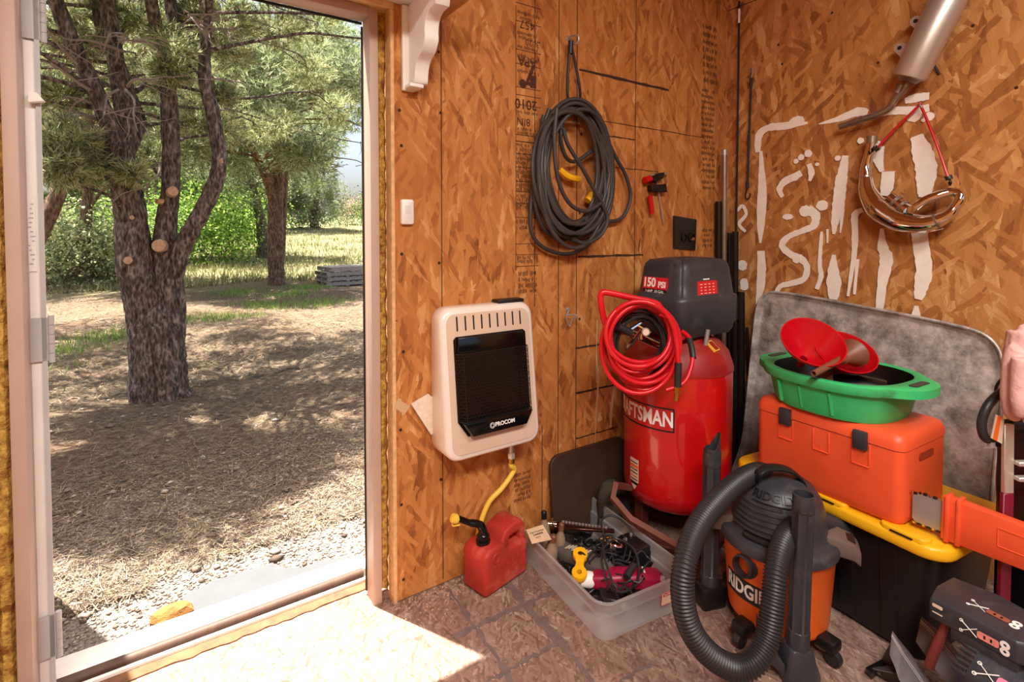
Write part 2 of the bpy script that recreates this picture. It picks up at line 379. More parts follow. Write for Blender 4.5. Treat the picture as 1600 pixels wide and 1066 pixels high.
# saw kerfs, sheet seams and nails in wall A
b = MB()
for x0, x1, z, w in ((-1.208, -.625, 2.003, .013), (-1.06, -.34, 1.80, .004), (-1.211, -.80, 1.198, .012), (-1.223, -.966, .602, .01), (-1.222, -.964, .402, .008),
                     (-1.224, -1.08, .80, .01), (-1.05, -.86, 1.738, .006), (-1.05, -.7, 1.60, .004), (-1.35, -1.0, .33, .004)):
    n = 14; ps = [(x0+(x1-x0)*i/n, WA-.0006, z+random.uniform(-.0015, .0015)) for i in range(n+1)]
    b.ribbon(ps, [w*random.uniform(.5, 1.1) for _ in ps], (0, 1, 0), .0008)
for x, z0, z1, w in ((-1.22, .02, 2.6, .0035), (-.86, .9, 2.5, .003), (-1.865, .02, 2.6, .003), (-1.445, 1.0, 2.6, .003), (-1.32, .0, 2.4, .003), (-1.405, .02, .5, .003)):
    b.box((x, WA-.0004, (z0+z1)/2), (w, .0012, z1-z0))
for x, z in [(-2.02, q) for q in (.05, .33, .6, .9, 1.2, 1.6, 1.75)]+[(-1.87, q) for q in (.4, .75, 1.18, 1.75, 1.95)]+[(-1.2, q) for q in (.9, 1.4, 1.75)]:
    b.lathe([(.006, 0), (.005, .0015)], 8, 0, frame((x+random.uniform(-.008, .008), WA-.0004, z+random.uniform(-.03, .03)), (1, 0, 0), (0, 0, 1)))
b.build('saw_cut', [M['pencil']], wallA)
# printed grade stamps, upside down on the sheet
b = MB(); rg, dn = (-1, 0, 0), (0, 0, -1)
def hline(x0, x1, z, w=.003): b.box(((x0+x1)/2, WA-.0005, z), (x1-x0, .001, w))
def st(s, px, py, size, bold=.0): text(b, s, size, wa(px, py, .0004), rg, dn, 0, 'CENTER', bold, .0002)
SX0, SX1 = wa(806, 165).x, wa(845, 165).x
for py in (8, 36, 80, 102, 138, 150, 165, 212, 222): hline(SX0, SX1, wa(822, py).z, .0025)
st('457', 824, 39, .05); st('3020', 832, 68, .035); st('APA', 824, 97, .05, .001); st('2010', 822, 163, .055, .001); st('8IN', 818, 190, .045); st('7', 829, 117, .11, .002)
b.lathe([(.018, 0), (.018, .0008)], 20, 0, frame(wa(817, 131, .0002), (1, 0, 0), (0, 0, 1)))
b.box(tuple(wa(833, 128, .0004)), (.03, .001, .05))
def scribble(px0, px1, py, hgt=.016):
    """a line of small print too worn to read: a row of broken strokes"""
    x, x1, z = wa(px0, py).x, wa(px1, py).x, wa(px0, py).z
    while x < x1:
        w = random.uniform(.003, .007)
        if random.random() < .8: b.box((x+w/2, WA-.0004, z+random.uniform(-.1, .1)*hgt), (w*.6, .0008, hgt*random.uniform(.4, 1)))
        x += w*1.25
for py in (18, 26, 50, 57, 72, 86, 91, 110, 174, 201, 207): scribble(808, 842, py)
for i, py in enumerate(list(range(226, 300, 7))+list(range(306, 330, 6))+[346, 356]): scribble(807, 832+(i % 3)*3, py, .02)
for py in (222, 241, 262, 284, 300, 318, 340, 381, 398, 416): hline(wa(806, py).x, wa(842, py).x, wa(820, py).z, .0025)
for py in (403, 409): scribble(808, 840, py, .02)
for py in (428, 438, 447, 456): scribble(810, 838, py, .022)
for z0, z1 in ((wa(806, 416).z, wa(806, 8).z),):
    b.box((SX0, WA-.0004, (z0+z1)/2), (.0025, .0008, z1-z0))
for py in range(744, 792, 8): scribble(803, 828, py, .016)
for py in range(40, 130, 12): scribble(1098, 1120, py, .03)
for py in range(140, 300, 9): scribble(1096, 1116, py, .02)
for py in range(360, 390, 8): scribble(1097, 1112, py, .02)
b.build('grade_stamp', [M['ink']], wallA)
# white paint daubed on wall B
b = MB()
SK = [0]
def stroke(pts, ws):
    SK[0] += 1; P3 = smooth([wb(x, y, .0012+.00013*SK[0]) for x, y in pts], 6); n = len(P3); W = []; sc = (wb(pts[0][0], pts[0][1]+10).z-wb(*pts[0]).z)/-10
    for i in range(n):
        t = i/(n-1)*(len(ws)-1); k = min(int(t), len(ws)-2); W.append((ws[k]*(1-t+k)+ws[k+1]*(t-k))*sc*random.uniform(.9, 1.1))
    b.ribbon(P3, W, (1, 0, 0), .001)
def blob(x, y, r, sy=1.):
    SK[0] += 1; c = wb(x, y, .0002+.00013*SK[0]); s = (c.z-wb(x, y+10).z)/10; n = 18
    b.prism([(r*s*math.cos(6.283*k/n)*random.uniform(.9, 1.1), sy*r*s*math.sin(6.283*k/n)*random.uniform(.9, 1.1)) for k in range(n)], 0, .0024, 0, frame(c, (0, -1, 0), (0, 0, 1)))
stroke([(1184, 238), (1186, 212), (1200, 200), (1225, 197), (1262, 192)], [8, 13, 10, 12, 3]); blob(1245, 190, 12, .7)
stroke([(1279, 194), (1310, 186), (1340, 175), (1356, 176)], [1, 9, 14, 8]); stroke([(1374, 181), (1400, 173), (1430, 173), (1452, 168)], [3, 12, 14, 10])
stroke([(1414, 158), (1432, 153), (1452, 150)], [8, 14, 10]); blob(1428, 181, 10); blob(1443, 188, 3); blob(1452, 182, 7)
stroke([(1189, 236), (1190, 262), (1191, 300), (1189, 345), (1188, 380)], [4, 9, 15, 14, 3]); stroke([(1189, 392), (1190, 420), (1188, 450), (1183, 476)], [12, 14, 13, 4])
stroke([(1152, 330), (1160, 322), (1166, 335), (1155, 350), (1165, 362)], [4, 6, 5, 6, 4]); blob(1160, 415, 8); blob(1163, 445, 7, 1.4)
stroke([(1252, 270), (1242, 276), (1226, 284), (1218, 296), (1223, 308)], [9, 12, 11, 10, 6])
stroke([(1262, 328), (1274, 336), (1272, 352), (1256, 360), (1232, 370), (1222, 384), (1236, 398), (1252, 405), (1261, 418), (1256, 436), (1236, 443), (1220, 447), (1213, 457)], [16, 14, 11, 9, 9, 11, 11, 12, 9, 9, 9, 8, 7])
blob(1258, 330, 9); blob(1285, 321, 9, .9); blob(1231, 339, 8, .6); blob(1245, 405, 7, .9); blob(1242, 277, 6)
blob(1263, 240, 6); blob(1309, 247, 4.5); blob(1252, 246, 5); blob(1244, 252, 4); blob(1277, 257, 3)
stroke([(1264, 256), (1268, 270), (1265, 283)], [7, 10, 4]); stroke([(1321, 243), (1318, 262), (1314, 285), (1310, 320), (1305, 345), (1303, 366)], [8, 13, 18, 18, 12, 4]); stroke([(1315, 285), (1316, 330), (1313, 364)], [9, 6, 2])
stroke([(1284, 362), (1282, 390), (1281, 415), (1283, 432), (1276, 452)], [4, 6, 6, 8, 6]); stroke([(1293, 358), (1293, 380)], [4, 2])
stroke([(1303, 398), (1302, 420), (1303, 445), (1302, 468)], [4, 15, 22, 12])
stroke([(1348, 328), (1336, 336), (1336, 365), (1335, 395), (1330, 430), (1325, 463)], [7, 10, 10, 8, 6, 4]); stroke([(1340, 405), (1335, 460)], [5, 4])
stroke([(1378, 357), (1379, 385), (1385, 405), (1379, 440), (1374, 485)], [4, 14, 19, 14, 10])
stroke([(1432, 212), (1440, 235), (1447, 262), (1446, 285), (1444, 308)], [16, 26, 28, 24, 15]); stroke([(1436, 358), (1439, 385), (1444, 420), (1440, 445), (1435, 468)], [20, 22, 21, 20, 10])
stroke([(1432, 478), (1431, 500)], [5, 15]); stroke([(1376, 228), (1372, 246), (1378, 268)], [12, 15, 6]); stroke([(1388, 268), (1386, 290), (1382, 306)], [19, 18, 13]); blob(1345, 220, 5); blob(1372, 224, 4)
b.build('painted_stroke', [M['wpaint']], wallB)
b = MB()
def drip(pts, ws):
    P3 = smooth([wa(x, y, .001) for x, y in pts], 5); n = len(P3); sc = (wa(930, 600).z-wa(930, 610).z)/10
    b.ribbon(P3, [ws[min(int(i/5), len(ws)-1)]*sc*random.uniform(.7, 1.2) for i in range(n)], (0, 1, 0), .0008)
drip([(933, 500), (932, 560), (934, 610), (931, 650), (930, 705)], [1.5, 3, 4, 1.5, 1]); drip([(938, 645), (937, 652), (938, 658)], [5, 9, 6]); drip([(962, 598), (958, 618), (955, 640), (954, 668)], [5, 6, 5, 5])
drip([(933, 575), (934, 600)], [6, 4]); drip([(618, 630), (628, 636), (636, 642)], [12, 14, 8])
b.build('painted_stroke', [P('thin_paint', (206, 168, 128), .6)], wallA)
b = MB()
b.box((WB-.0004, -.6, 2.50), (.0012, 1.2, .004)); b.box((WB-.0004, -1.86, 1.2), (.0012, .003, 2.4))
for px, py in ((1588, 137), (1372, 98), (1222, 100), (1240, 405), (1216, 70), (1300, 20), (1520, 40)):
    b.lathe([(.006, 0), (.005, .0015)], 8, 0, frame(wb(px, py, .0004), (0, -1, 0), (0, 0, 1)))
b.build('saw_cut', [M['pencil']], wallB)
# flush dark board: painted shade of the open loft above wall B
b = MB(); b.box((WB-.004, -1.2, 2.75), (.008, 2.3, .34), sm=False); struct(b.build('trim_1', [M['loftdark']]))
# ------------------------------------------------------------------ the doorway
door = thing('door_1', None, None, (-2.56, .04, 0), kind='structure')
JL, JR, JT = -3.0, -2.117, 2.035
b = MB(); b.box((JR+.015, .036, JT/2+.01), (.030, .072, JT+.02)); b.build('jamb', [M['jamb']], door, .002)
b = MB(); b.box((JL-.015, .036, JT/2+.01), (.030, .072, JT+.02)); b.build('jamb', [M['jamb']], door, .002)
b = MB(); b.box(((JL+JR)/2, .036, JT+.015), (JR-JL, .072, .030)); b.build('head_jamb', [M['jamb']], door, .002)
b = MB(); b.box((JR-.0015, .075, JT/2), (.006, .006, JT-.03)); b.box(((JL+JR)/2, .075, JT-.004), (JR-JL-.004, .006, .008)); b.build('weatherstrip', [M['black']], door)
b = MB(); b.box(((JL+JR)/2, .235, .010), (JR-JL+.1, .10, .03)); b.box(((JL+JR)/2, .145, .004), (JR-JL+.08, .014, .024)); b.build('sill', [M['white']], door, .003)
b = MB(); b.tube([(JL-.02, .178, .012), (-2.6, .18, .013), (JR+.02, .186, .012)], .017, 10); b.build('threshold_rod', [P('worn_oak', (78, 52, 34), .6, var=.25, vs=24)], door)
n = 40; tp = []; bt = []
for i in range(n+1):
    x = JL-.03+(JR-JL+.06)*i/n; tp.append((x, .138, .006)); bt.append((x, .098+random.uniform(-.005, .005), .004))
b = MB(); b.loft([[tp[i], bt[i], (bt[i][0], bt[i][1], -.03), (tp[i][0], tp[i][1], -.03)] for i in range(n+1)]); b.build('threshold_board', [P('worn_board', (112, 74, 44), .8, var=.35, vs=20)], door)
# slab swung right out, seen on its hinge edge
hx, hy, th = -2.968, .088, 99
Td = TR(hx, hy, .03, th)                                   # local x runs from hinge to latch side, local y is thickness
b = MB(Td); b.box((.44, .022, 1.0), (.88, .044, 1.99)); slabo = b.build('door_slab', [M['white']], door, .003)
b = MB(Td); b.box((-.004, .006, 1.0), (.010, .010, 1.98)); b.box((-.003, .036, 1.0), (.006, .008, 1.98)); b.build('edge_strip', [M['grey']], slabo)
b = MB(Td); b.box((-.0025, .026, 1.30-.03), (.002, .018, .20)); 
for k in range(14): b.box((-.004, .026+random.uniform(-.004, .004), 1.19+k*.012), (.001, .010*random.uniform(.3, 1), .003), 1)
b.build('maker_label', [M['lwhite'], M['grey']], slabo)
for z in (1.86, 1.02, .22):
    b = MB(Td); b.box((-.006, .02, z-.03), (.006, .062, .115), 0)
    for dz in (-.035, 0, .035): b.lathe([(.005, 0), (.004, .004)], 8, 1, frame(Td @ Vector((-.008, .012+.014*(dz == 0), z-.03+dz)), (1, 0, 0), (0, 0, 1)))
    for k in range(5): b.lathe([(.007, -.012), (.007, .012)], 10, 0, Matrix.Translation((-.010, -.008, z-.03+(k-2)*.025)))
    b.build('hinge', [M['grey'], M['pencil']], slabo)
b = MB(Td); b.prism([(0, -.014), (.03, -.008), (.016, .012), (0, .012)], 0, .02, 0, Td.inverted() @ frame(Td @ Vector((-.006, .02, 1.62)), (1, -.1, 0), (0, 0, 1))); b.build('strike_tongue', [M['white']], slabo)
# packing foam in the gap between jamb and studs, raw sheet edge beside it
def foam_strip(x, name):
    b = MB(); rings = []
    for i in range(90):
        z = .03+2.03*i/89; w = .019+random.uniform(-.003, .003); y = .028+random.uniform(-.008, .006)
        rings.append([(x-w, .07, z), (x+w, .07, z), (x+w, y+.012, z), (x+w*.5, y, z+random.uniform(-.006, .006)), (x-w*.4, y-.002, z+random.uniform(-.006, .006)), (x-w, y+.01, z)])
    b.loft(rings); struct(b.build(name, [M['foam']]))
foam_strip(-2.068, 'trim_2'); foam_strip(-3.052, 'trim_3')
b = MB(); b.box((-2.047, WA+.006, 1.04), (.007, .014, 2.08)); b.box((-2.053, WA+.022, 1.04), (.006, .05, 2.08)); struct(b.build('trim_4', [M['edge']]))
b = MB(); b.box((-3.083, WA+.006, 1.04), (.014, .014, 2.08)); struct(b.build('trim_5', [M['edge']]))
b = MB(); b.box((-2.56, WA+.004, 2.072), (1.03, .02, .018)); b.box((-2.56, .012, 2.0725), (1.03, .06, .013)); struct(b.build('trim_6', [M['edge']]))
# ================================================================== things on the door wall
# shelf over the door with its scrolled bracket
t = thing('wall_shelf', 'cream painted shelf over the doorway on a scrolled white bracket', 'shelf', (-2.5, WA, 2.1))
b = MB(); b.box((-2.72, WA-.16, 2.092), (1.70, .32, .02)); b.build('shelf_board', [M['white']], t, .003)
b = MB(); b.box((-1.90, WA-.13, 2.066), (.05, .2, .03)); b.build('cleat', [M['lumber']], t, .002)
pts = [(640.3, 131), (647, 128.5), (648.6, 108), (651.6, 93), (659, 78), (663.6, 60), (663.6, 45), (665, 30), (670, 15), (680, 5)]
yz = [(q.y, q.z) for q in (plane(x, y, (-1.995, 0, 0), (1, 0, 0)) for x, y in pts)]
yz = [(q.x, q.y) for q in smooth([(y, z, 0) for y, z in yz], 4)]
y1, z0 = yz[-1][0], yz[0][1]
poly = [(-WA+.0, z0)]+[(-y, min(z, 2.080)) for y, z in yz]+[(-y1+.02, 2.082), (-WA, 2.082)]
br = MB(); br.prism(poly, 0, .05, 0, Matrix(((0, 0, 1, -1.995), (-1, 0, 0, 0), (0, 1, 0, 0), (0, 0, 0, 1))))
bracket = br.build('bracket', [M['white']], t, .0015, 1)
b = MB(); b.box((-1.995, WA-.008, 1.935), (.045, .016, .29)); b.box((-1.985, WA-.03, z0-.012), (.05, .06, .012)); b.build('mounting_plate', [M['white']], bracket, .002)
# white remote
t = thing('remote_control', 'small white remote switch stuck on the wall beside the door', 'switch', tuple(wa(634, 331)))
c = wa(634.5, 331.5); b = MB(); w, h = wa(644, 331).x-wa(625, 331).x, wa(634, 312).z-wa(634, 351).z
b.loft([[Vector((c.x+x, WA-d, c.z+z)) for x, z in rr(w*s, h*s, .008)] for d, s in ((.0005, 1), (.014, 1), (.017, .93))]); b.build('body', [M['white']], t, ang=50)
b = MB()
for k in range(6): b.box((c.x, WA-.0172, c.z+.020-k*.005), (w*.45, .0008, .0012))
b.build('grille', [M['grey']], t)
# gas heater
t = thing('gas_heater', 'beige wall heater with black grille beside the doorway', 'heater', (-1.72, WA, .53))
x0, x1, z0, z1 = -1.912, -1.512, .505, 1.035; cx, cz, W, H = (x0+x1)/2, (z0+z1)/2, x1-x0, z1-z0
def yf(z): return -.165+(z-z0)/H*.062
def hring(s, d, back=None): return [Vector((cx+x, (back if back is not None else yf(cz+z)+d), cz+z)) for x, z in rr(W-2*s, H-2*s, .05-s*.6, 6)]
b = MB(); b.loft([hring(.004, 0, WA-.001), hring(0, 0, WA-.008), hring(0, .018), hring(.004, .006), hring(.012, 0)]); hs = b.build('housing', [M['heater']], t, ang=45)
b = MB(); b.loft([hring(.022, -.0002), hring(.022, -.0022), hring(.028, -.003)]); b.build('front_panel', [M['panel']], hs, ang=45)
fo = Vector((cx, yf(cz)-.003, cz)); fu = Vector((0, .062/H, 1)).normalized(); fr = Vector((1, 0, 0)); FT = frame(fo, fr, fu)   # local: x right, y up the face, z outwards
sg = -1 if (FT.to_3x3() @ Vector((0, 0, 1))).y > 0 else 1
b = MB()
for k in range(9): b = MB(); b.prism(rr(.0058, .052, .002, 2, -.136+k*.034, .21), .0002, .0012, 0, FT); b.build('vent_slot', [M['lblack']], hs)
b = MB(); b.prism([(-.155, .155), (-.145, .165), (.145, .165), (.155, .155), (.155, -.13), (.118, -.185), (-.118, -.185), (-.155, -.13)], .0003, .003, 0, FT); win = b.build('window_frame', [M['blackg']], t, .001, 1)
# guard: bowed black mesh in front of the window
g = MB(); GT = FT @ Matrix.Translation((0, 0, .003))
def gz(x): return .034*min(1, (.152-abs(x))/.016)
x0g, x1g, y0g, y1g = -.152, .152, -.128, .105
nx = 44
def gp(x, y): return GT @ Vector((x, y, max(.001, gz(x))))
cell = .0125; rows = int((y1g-y0g)/(cell*.87)); cols = int((x1g-x0g)/cell)
segs = set()
for r in range(rows+1):
    for c_ in range(cols+1):
        ox = x0g+(c_+.5*(r % 2))*cell; oy = y0g+r*cell*.87
        p = [(ox+cell*.5*math.sin(R_(60*k))*1.155, oy+cell*.5*math.cos(R_(60*k))*1.155) for k in range(6)]
        for k in (0, 1, 2):
            segs.add((round(p[k][0], 4), round(p[k][1], 4), round(p[(k+1) % 6][0], 4), round(p[(k+1) % 6][1], 4)))
for a0, b0, a1, b1 in segs:
    if max(a0, a1) > x1g or min(a0, a1) < x0g or max(b0, b1) > y1g or min(b0, b1) < y0g: continue
    g.tube([gp(a0, b0), gp(a1, b1)], .0008, 3, 0, caps=False)
for y in (y0g, y1g): g.tube([gp(x0g+(x1g-x0g)*k/20, y) for k in range(21)], .0018, 5)
for x in (x0g+.016, x1g-.016, x0g, x1g): g.tube([gp(x, y0g), gp(x, y1g)], .0016, 5)
g.build('guard', [M['black']], win)
b = MB(); b.prism([(-.145, -.132), (.145, -.132), (.114, -.180), (-.114, -.180)], .003, .034, 0, FT); b.build('lower_trim', [M['blackg']], win, .002); b = MB(); b.prism([(-.145, .106), (.145, .106), (.140, .160), (-.140, .160)], .003, .012, 0, FT); b.build('upper_trim', [M['blackg']], win, .002)
b = MB(); FX = FT.to_3x3(); text(b, 'PROCOM', .020, FT @ Vector((.018, -.156, .0345)), FX @ Vector((1, 0, 0)), FX @ Vector((0, 1, 0)), 0, 'CENTER', .0006)
for r in (.0105, .0065):
    b.tube([FT @ Vector((-.036+r*.9*math.cos(6.283*k/18), -.156+r*.9*math.sin(6.283*k/18), .035)) for k in range(18)], .0009, 4, closed=True)
b.build('lettering', [M['lwhite']], win)
b = MB(); b.box((-1.60, WA-.035, 1.040), (.12, .05, .014)); b.build('control_cover', [M['black']], t, .004)
b = MB(); b.tube([(-1.60, -.09, .545), (-1.60, -.09, .43)], .0105, 10); b.lathe([(.013, -.012), (.015, 0), (.013, .012)], 6, 0, Matrix.Translation((-1.60, -.09, .44))); b.build('gas_fitting', [M['alu']], t)
# wall tile tucked behind the heater
t = thing('tile', 'white stone tile wedged behind the lower edge of the beige heater', 'tile', (-1.93, WA, .62))
poly = [wa(641, 631, .004), wa(668, 615, .004), wa(700, 640, .004), wa(672, 679, .004)]
b = MB(); b.loft([poly, [p+Vector((0, -.012, 0)) for p in poly]]); b.build('slab', [P('pale_stone', (226, 208, 190), .6, var=.12, vs=60)], t, .001, 1)
# yellow gas hose from the heater down behind the red can
t = thing('gas_hose', 'yellow gas hose hanging from the heater behind the red can', 'hose', (-1.62, -.08, .0))
pth = smooth([(-1.60, -.09, .43), (-1.60, -.088, .40), wa(803, 735, .05), wa(785, 762, .05), wa(766, 782, .045), wa(755, 805, .04), wa(748, 830, .035), wa(742, 868, .03), wa(740, 895, .02)], 8)
b = MB(); b.tube(pth, .010, 12); b.build('tube', [M['yhose']], t)
b = MB(); b.tube([pth[0], pth[5]], .013, 12); b.build('end_fitting', [M['brass']], t)
# cord coil on its hook
H0 = wa(888, 60)
t = thing('wall_hook', 'bent steel hook screwed in above the black cord coil', 'hook', tuple(H0))
b = MB(); b.tube(smooth([H0+Vector((0, .0, .0)), H0+Vector((0, -.02, .004)), H0+Vector((.006, -.05, .0)), H0+Vector((.01, -.055, -.02)), H0+Vector((.006, -.045, -.035)), H0+Vector((0, -.03, -.03))], 5), .0035, 8)
b.lathe([(.012, 0), (.010, .003)], 14, 0, frame(H0, (1, 0, 0), (0, 0, 1))); b.build('rod', [M['steel']], t)
t = thing('cord_strap', 'black rubber strap holding the cord coil up on its hook', 'strap', tuple(wa(897, 110)))
b = MB(); b.tube(smooth([wa(892, 66, .03), wa(889, 90, .03), wa(887, 120, .035), wa(887, 150, .05), wa(893, 168, .075), wa(905, 164, .07), wa(906, 140, .045), wa(900, 105, .035), wa(894, 78, .03), wa(892, 66, .03)], 6), .006, 8); b.build('band', [M['rubber']], t)
b = MB(); b.tube([wa(892, 64, .03), wa(891, 84, .03)], .011, 10); b.build('knot', [M['rubber']], t)
t = thing('coiled_cable', 'thick black cord coiled in long loops and hung on the wall', 'cord', tuple(wa(900, 270)))
b = MB(); rnd = random.Random(3)
def loop(cx, cy, ax, ay, off, tilt=0., r=.0085, n=34, a0=0, a1=360, m=0):
    ps = []
    for k in range(n):
        a = R_(a0+(a1-a0)*k/(n if a1-a0 == 360 else n-1)); u, v = ax*math.sin(a), -ay*math.cos(a)
        px, py = cx+u*math.cos(tilt)-v*math.sin(tilt), cy+u*math.sin(tilt)+v*math.cos(tilt)
        ps.append(wa(px, py, max(.012, off+.014*math.sin(2*a+off*90))))
    b.tube(ps, r, 9, m, closed=(a1-a0 == 360))
for i in range(13):
    f = i/12; loop(897+rnd.uniform(-5, 5), 255+f*12+rnd.uniform(-6, 6), 40+f*21+rnd.uniform(-2, 2), 92+f*12+rnd.uniform(-5, 5), .018+.06*rnd.random(), rnd.uniform(-.10, .06))
for cx, cy, ax, ay, tl in ((896, 270, 55, 96, -.12), (893, 280, 52, 108, -.06), (902, 268, 50, 98, .12)): loop(cx, cy, ax, ay, .085, tl)
def run(pts, off=.06, m=0, r=.0085): b.tube(smooth([wa(x, y, off) for x, y in pts], 7), r, 9, m)
run([(858, 170), (840, 230), (834, 300), (846, 350), (872, 374), (900, 366), (910, 345), (916, 336)], .045)
run([(850, 180), (838, 240), (830, 310), (830, 360), (848, 386), (880, 397), (908, 390), (935, 365), (944, 340), (942, 300)], .03)
run([(945, 210), (962, 245), (978, 275), (985, 308), (974, 338), (952, 346), (935, 338)], .03)
run([(880, 200), (887, 225), (905, 255), (925, 290), (944, 325), (949, 345), (938, 368), (915, 380), (895, 374)], .095)
run([(870, 170), (866, 220), (872, 280), (890, 318), (915, 330), (938, 318)], .1)
run([(880, 180), (876, 215), (884, 245), (900, 252), (925, 235)], .05)
b.build('coil', [M['cord']], t)
b = MB(); b.tube([wa(919, 334, .06), wa(914, 345, .06), wa(911, 357, .055)], [.019, .017, .010], 12); b.build('plug', [M['rubber']], t)
b = MB(); b.tube(smooth([wa(874, 265, .03), wa(888, 276, .04), wa(905, 280, .04)], 5), .014, 8); b.tube([wa(926, 304, .05), wa(918, 314, .05)], .017, 10); b.build('end_cap', [M['yellow']], t)
# bar clamp
C0 = wa(1020, 290)
t = thing('bar_clamp', 'small bar clamp with red handles hung on the wall above the outlet', 'clamp', tuple(C0))
b = MB(); b.tube([wa(1024, 270, .012), wa(1037, 350, .012)], .0035, 6); b.tube([wa(1015, 274, .02), wa(1044, 271, .02)], .004, 6); b.build('bar', [M['steel']], t)
b = MB(); b.tube([wa(1026, 276), wa(1026, 275, .03)], .0025, 8); b.build('nail', [M['pipe']], t)
b = MB()
for q in ([(1011, 290), (1034, 288), (1036, 301), (1012, 300)], [(1012, 283), (1020, 272), (1032, 270), (1030, 279), (1018, 286)]):
    ps = [wa(x, y, .006) for x, y in q]; b.loft([ps, [p+Vector((0, -.028, 0)) for p in ps]])
b.build('jaw', [M['pipe']], t, .002, 1)
for q in ([(1007, 282), (1016, 279)], [(1015, 306), (1017, 318), (1019, 334)]):
    b = MB(); b.tube([wa(x, y, .024) for x, y in q], .0125 if len(q) == 3 else .016, 10); b.build('handle', [M['redpl']], t)
# black outlet plate
O0 = wa(1067.5, 364)
t = thing('power_outlet', 'black outlet plate on the wall above the air compressor', 'outlet', tuple(O0))
b = MB(); q = [wa(1051, 337), wa(1086, 343), wa(1084, 391), wa(1051, 388)]; b.loft([q, [p+Vector((0, -.012, 0)) for p in q]]); b.build('plate', [M['black']], t, .003)
for dx in (-.03, .028):
    T = frame(O0+Vector((dx+.02, -.0125, -.022)), (1, 0, 0), (0, 0, 1)); b = MB(); b.lathe([(.024, 0), (.024, .006), (.017, .007), (.016, .002)], 20, 0, T, (False, True)); b.build('socket', [M['blackg']], t)
b = MB(); b.lathe([(.012, 0), (.008, .014)], 14, 0, frame(O0+Vector((.05, -.013, -.03)), (1, 0, 0), (0, 0, 1))); b.build('chrome_cap', [M['chrome']], t)
# little wire clip
K0 = wa(889, 492)
t = thing('wire_clip', 'tiny bent wire clip on the wall between the heater and the red hose coil', 'clip', tuple(K0))
b = MB(); b.tube(smooth([wa(887, 484, .002), wa(888, 486, .02), wa(885, 498, .022), wa(890, 510, .02), wa(895, 498, .03), (wa(901, 497, .05)), wa(899, 492, .05), wa(886, 493, .02)], 6), .0032, 8); b.build('wire', [M['steel']], t)
b = MB(); b.lathe([(.012, 0), (.010, .004), (.005, .012)], 14, 0, frame(wa(887, 484), (1, 0, 0), (0, 0, 1))); b.build('screw', [M['steel']], t)
# dark board leaning on the wall behind the bin
t = thing('leaning_board', 'dark round-cornered board leaning on the wall behind the clear bin', 'board', (-1.16, -.07, 0))
b = MB(); b.prism(rr(.44, .36, .05, 5, 0, .18), -.009, .009, 0, Matrix.Translation((-1.155, -.075, 0.002)) @ Matrix.Rotation(R_(84), 4, 'X')); b.build('panel', [M['dboard']], t, .002, 1)
t = thing('rock', 'dark lump of stone between the clear bin and the compressor', 'stone', (-1.13, -.16, 0)); b = MB()
b.loft([[Vector((-1.12+q*random.uniform(.85, 1.1)*math.cos(6.283*k/12), -.135+q*.6*random.uniform(.85, 1.1)*math.sin(6.283*k/12), z)) for k in range(12)] for q, z in ((.05, .0), (.065, .06), (.06, .14), (.052, .2), (.03, .23))]); b.build('lump', [M['stone']], t, ang=80)
# ------------------------------------------------------------------ corner: rods, cable, bungee
def rod(name, label, px, py, x, y, r, mat, group=None, lean=.01, ends=None):
    top = plane(px, py, (0, y, 0), (0, 1, 0)); x = top.x
    t = thing(name, label, 'rod', (x, y, 0), group); b = MB(); b.tube([(x+lean, y-lean, 0.001), (x, y, top.z)], r, 12); b.build('shaft', [mat], t)
    if ends: b = MB(); b.tube([(x, y, top.z-ends), (x, y, top.z-.002)], r*1.12, 12); b.build('end_sleeve', [M['steel']], t)
rod('steel_pipe', 'tallest grey steel pipe standing in the corner behind the compressor', 1132, 234, 0, -.085, .013, M['chromeb'], ends=.03)
rod('black_rod', 'thickest black rod in the corner, hugging the door wall', 1123, 315, 0, -.06, .018, M['pipe'])
rod('black_rod', 'slim black rod in the corner, between the steel pipe and the wide bar', 1140, 364, 0, -.10, .012, M['pipe'])
rod('black_rod', 'wide black bar in the corner whose top ends just under the hanging cable', 1149, 362, 0, -.14, .016, M['pipe'])
rod('black_rod', 'short wide dark bar in the corner beside the hanging cable', 1158, 456, 0, -.17, .018, M['pipe'])
rod('black_rod', 'shortest thin dark rod in the corner by the metal tray', 1167, 512, 0, -.20, .008, M['pipe'], lean=.03)
t = thing('hanging_cable', 'thin black cable running down the side wall in the corner', 'cable', tuple(wb(1152, 200)))
b = MB(); b.tube([wb(1155, 2, .012), wb(1154, 100, .012), wb(1152, 250, .012), wb(1150, 372, .012)], .005, 8); b.build('wire', [M['black']], t)
b = MB(); b.tube([wb(1155, 14, .012), wb(1154.6, 36, .012)], .006, 8); b.build('white_sleeve', [M['lwhite']], t); b = MB(); b.tube([wb(1150, 362, .012), wb(1150, 376, .012)], .0065, 8); b.build('white_sleeve', [M['lwhite']], t)
t = thing('bungee_cord', 'black bungee cord with hooked ends hanging on the side wall', 'bungee', tuple(wb(1172, 200)))
b = MB(); b.tube([wb(1174, 124, .014), wb(1171, 200, .014), wb(1168, 292, .014)], .0055, 8); b.tube([wb(1174, 122, .014), wb(1173.6, 134, .014)], .008, 8); b.tube([wb(1168, 284, .014), wb(1168, 294, .014)], .008, 8); b.build('cord', [M['rubber']], t)
b = MB(); b.tube(smooth([wb(1174, 122, .014), wb(1176, 112, .016), wb(1174, 106, .014), wb(1171, 110, .006), wb(1171, 114, .001)], 6), .0032, 8); b.build('hook', [M['steel']], t)
b = MB(); b.tube(smooth([wb(1168, 294, .014), wb(1165, 304, .014), wb(1166, 311, .014), wb(1171, 309, .014), wb(1172, 302, .014)], 6), .0032, 8); b.build('hook', [M['pipe']], t)
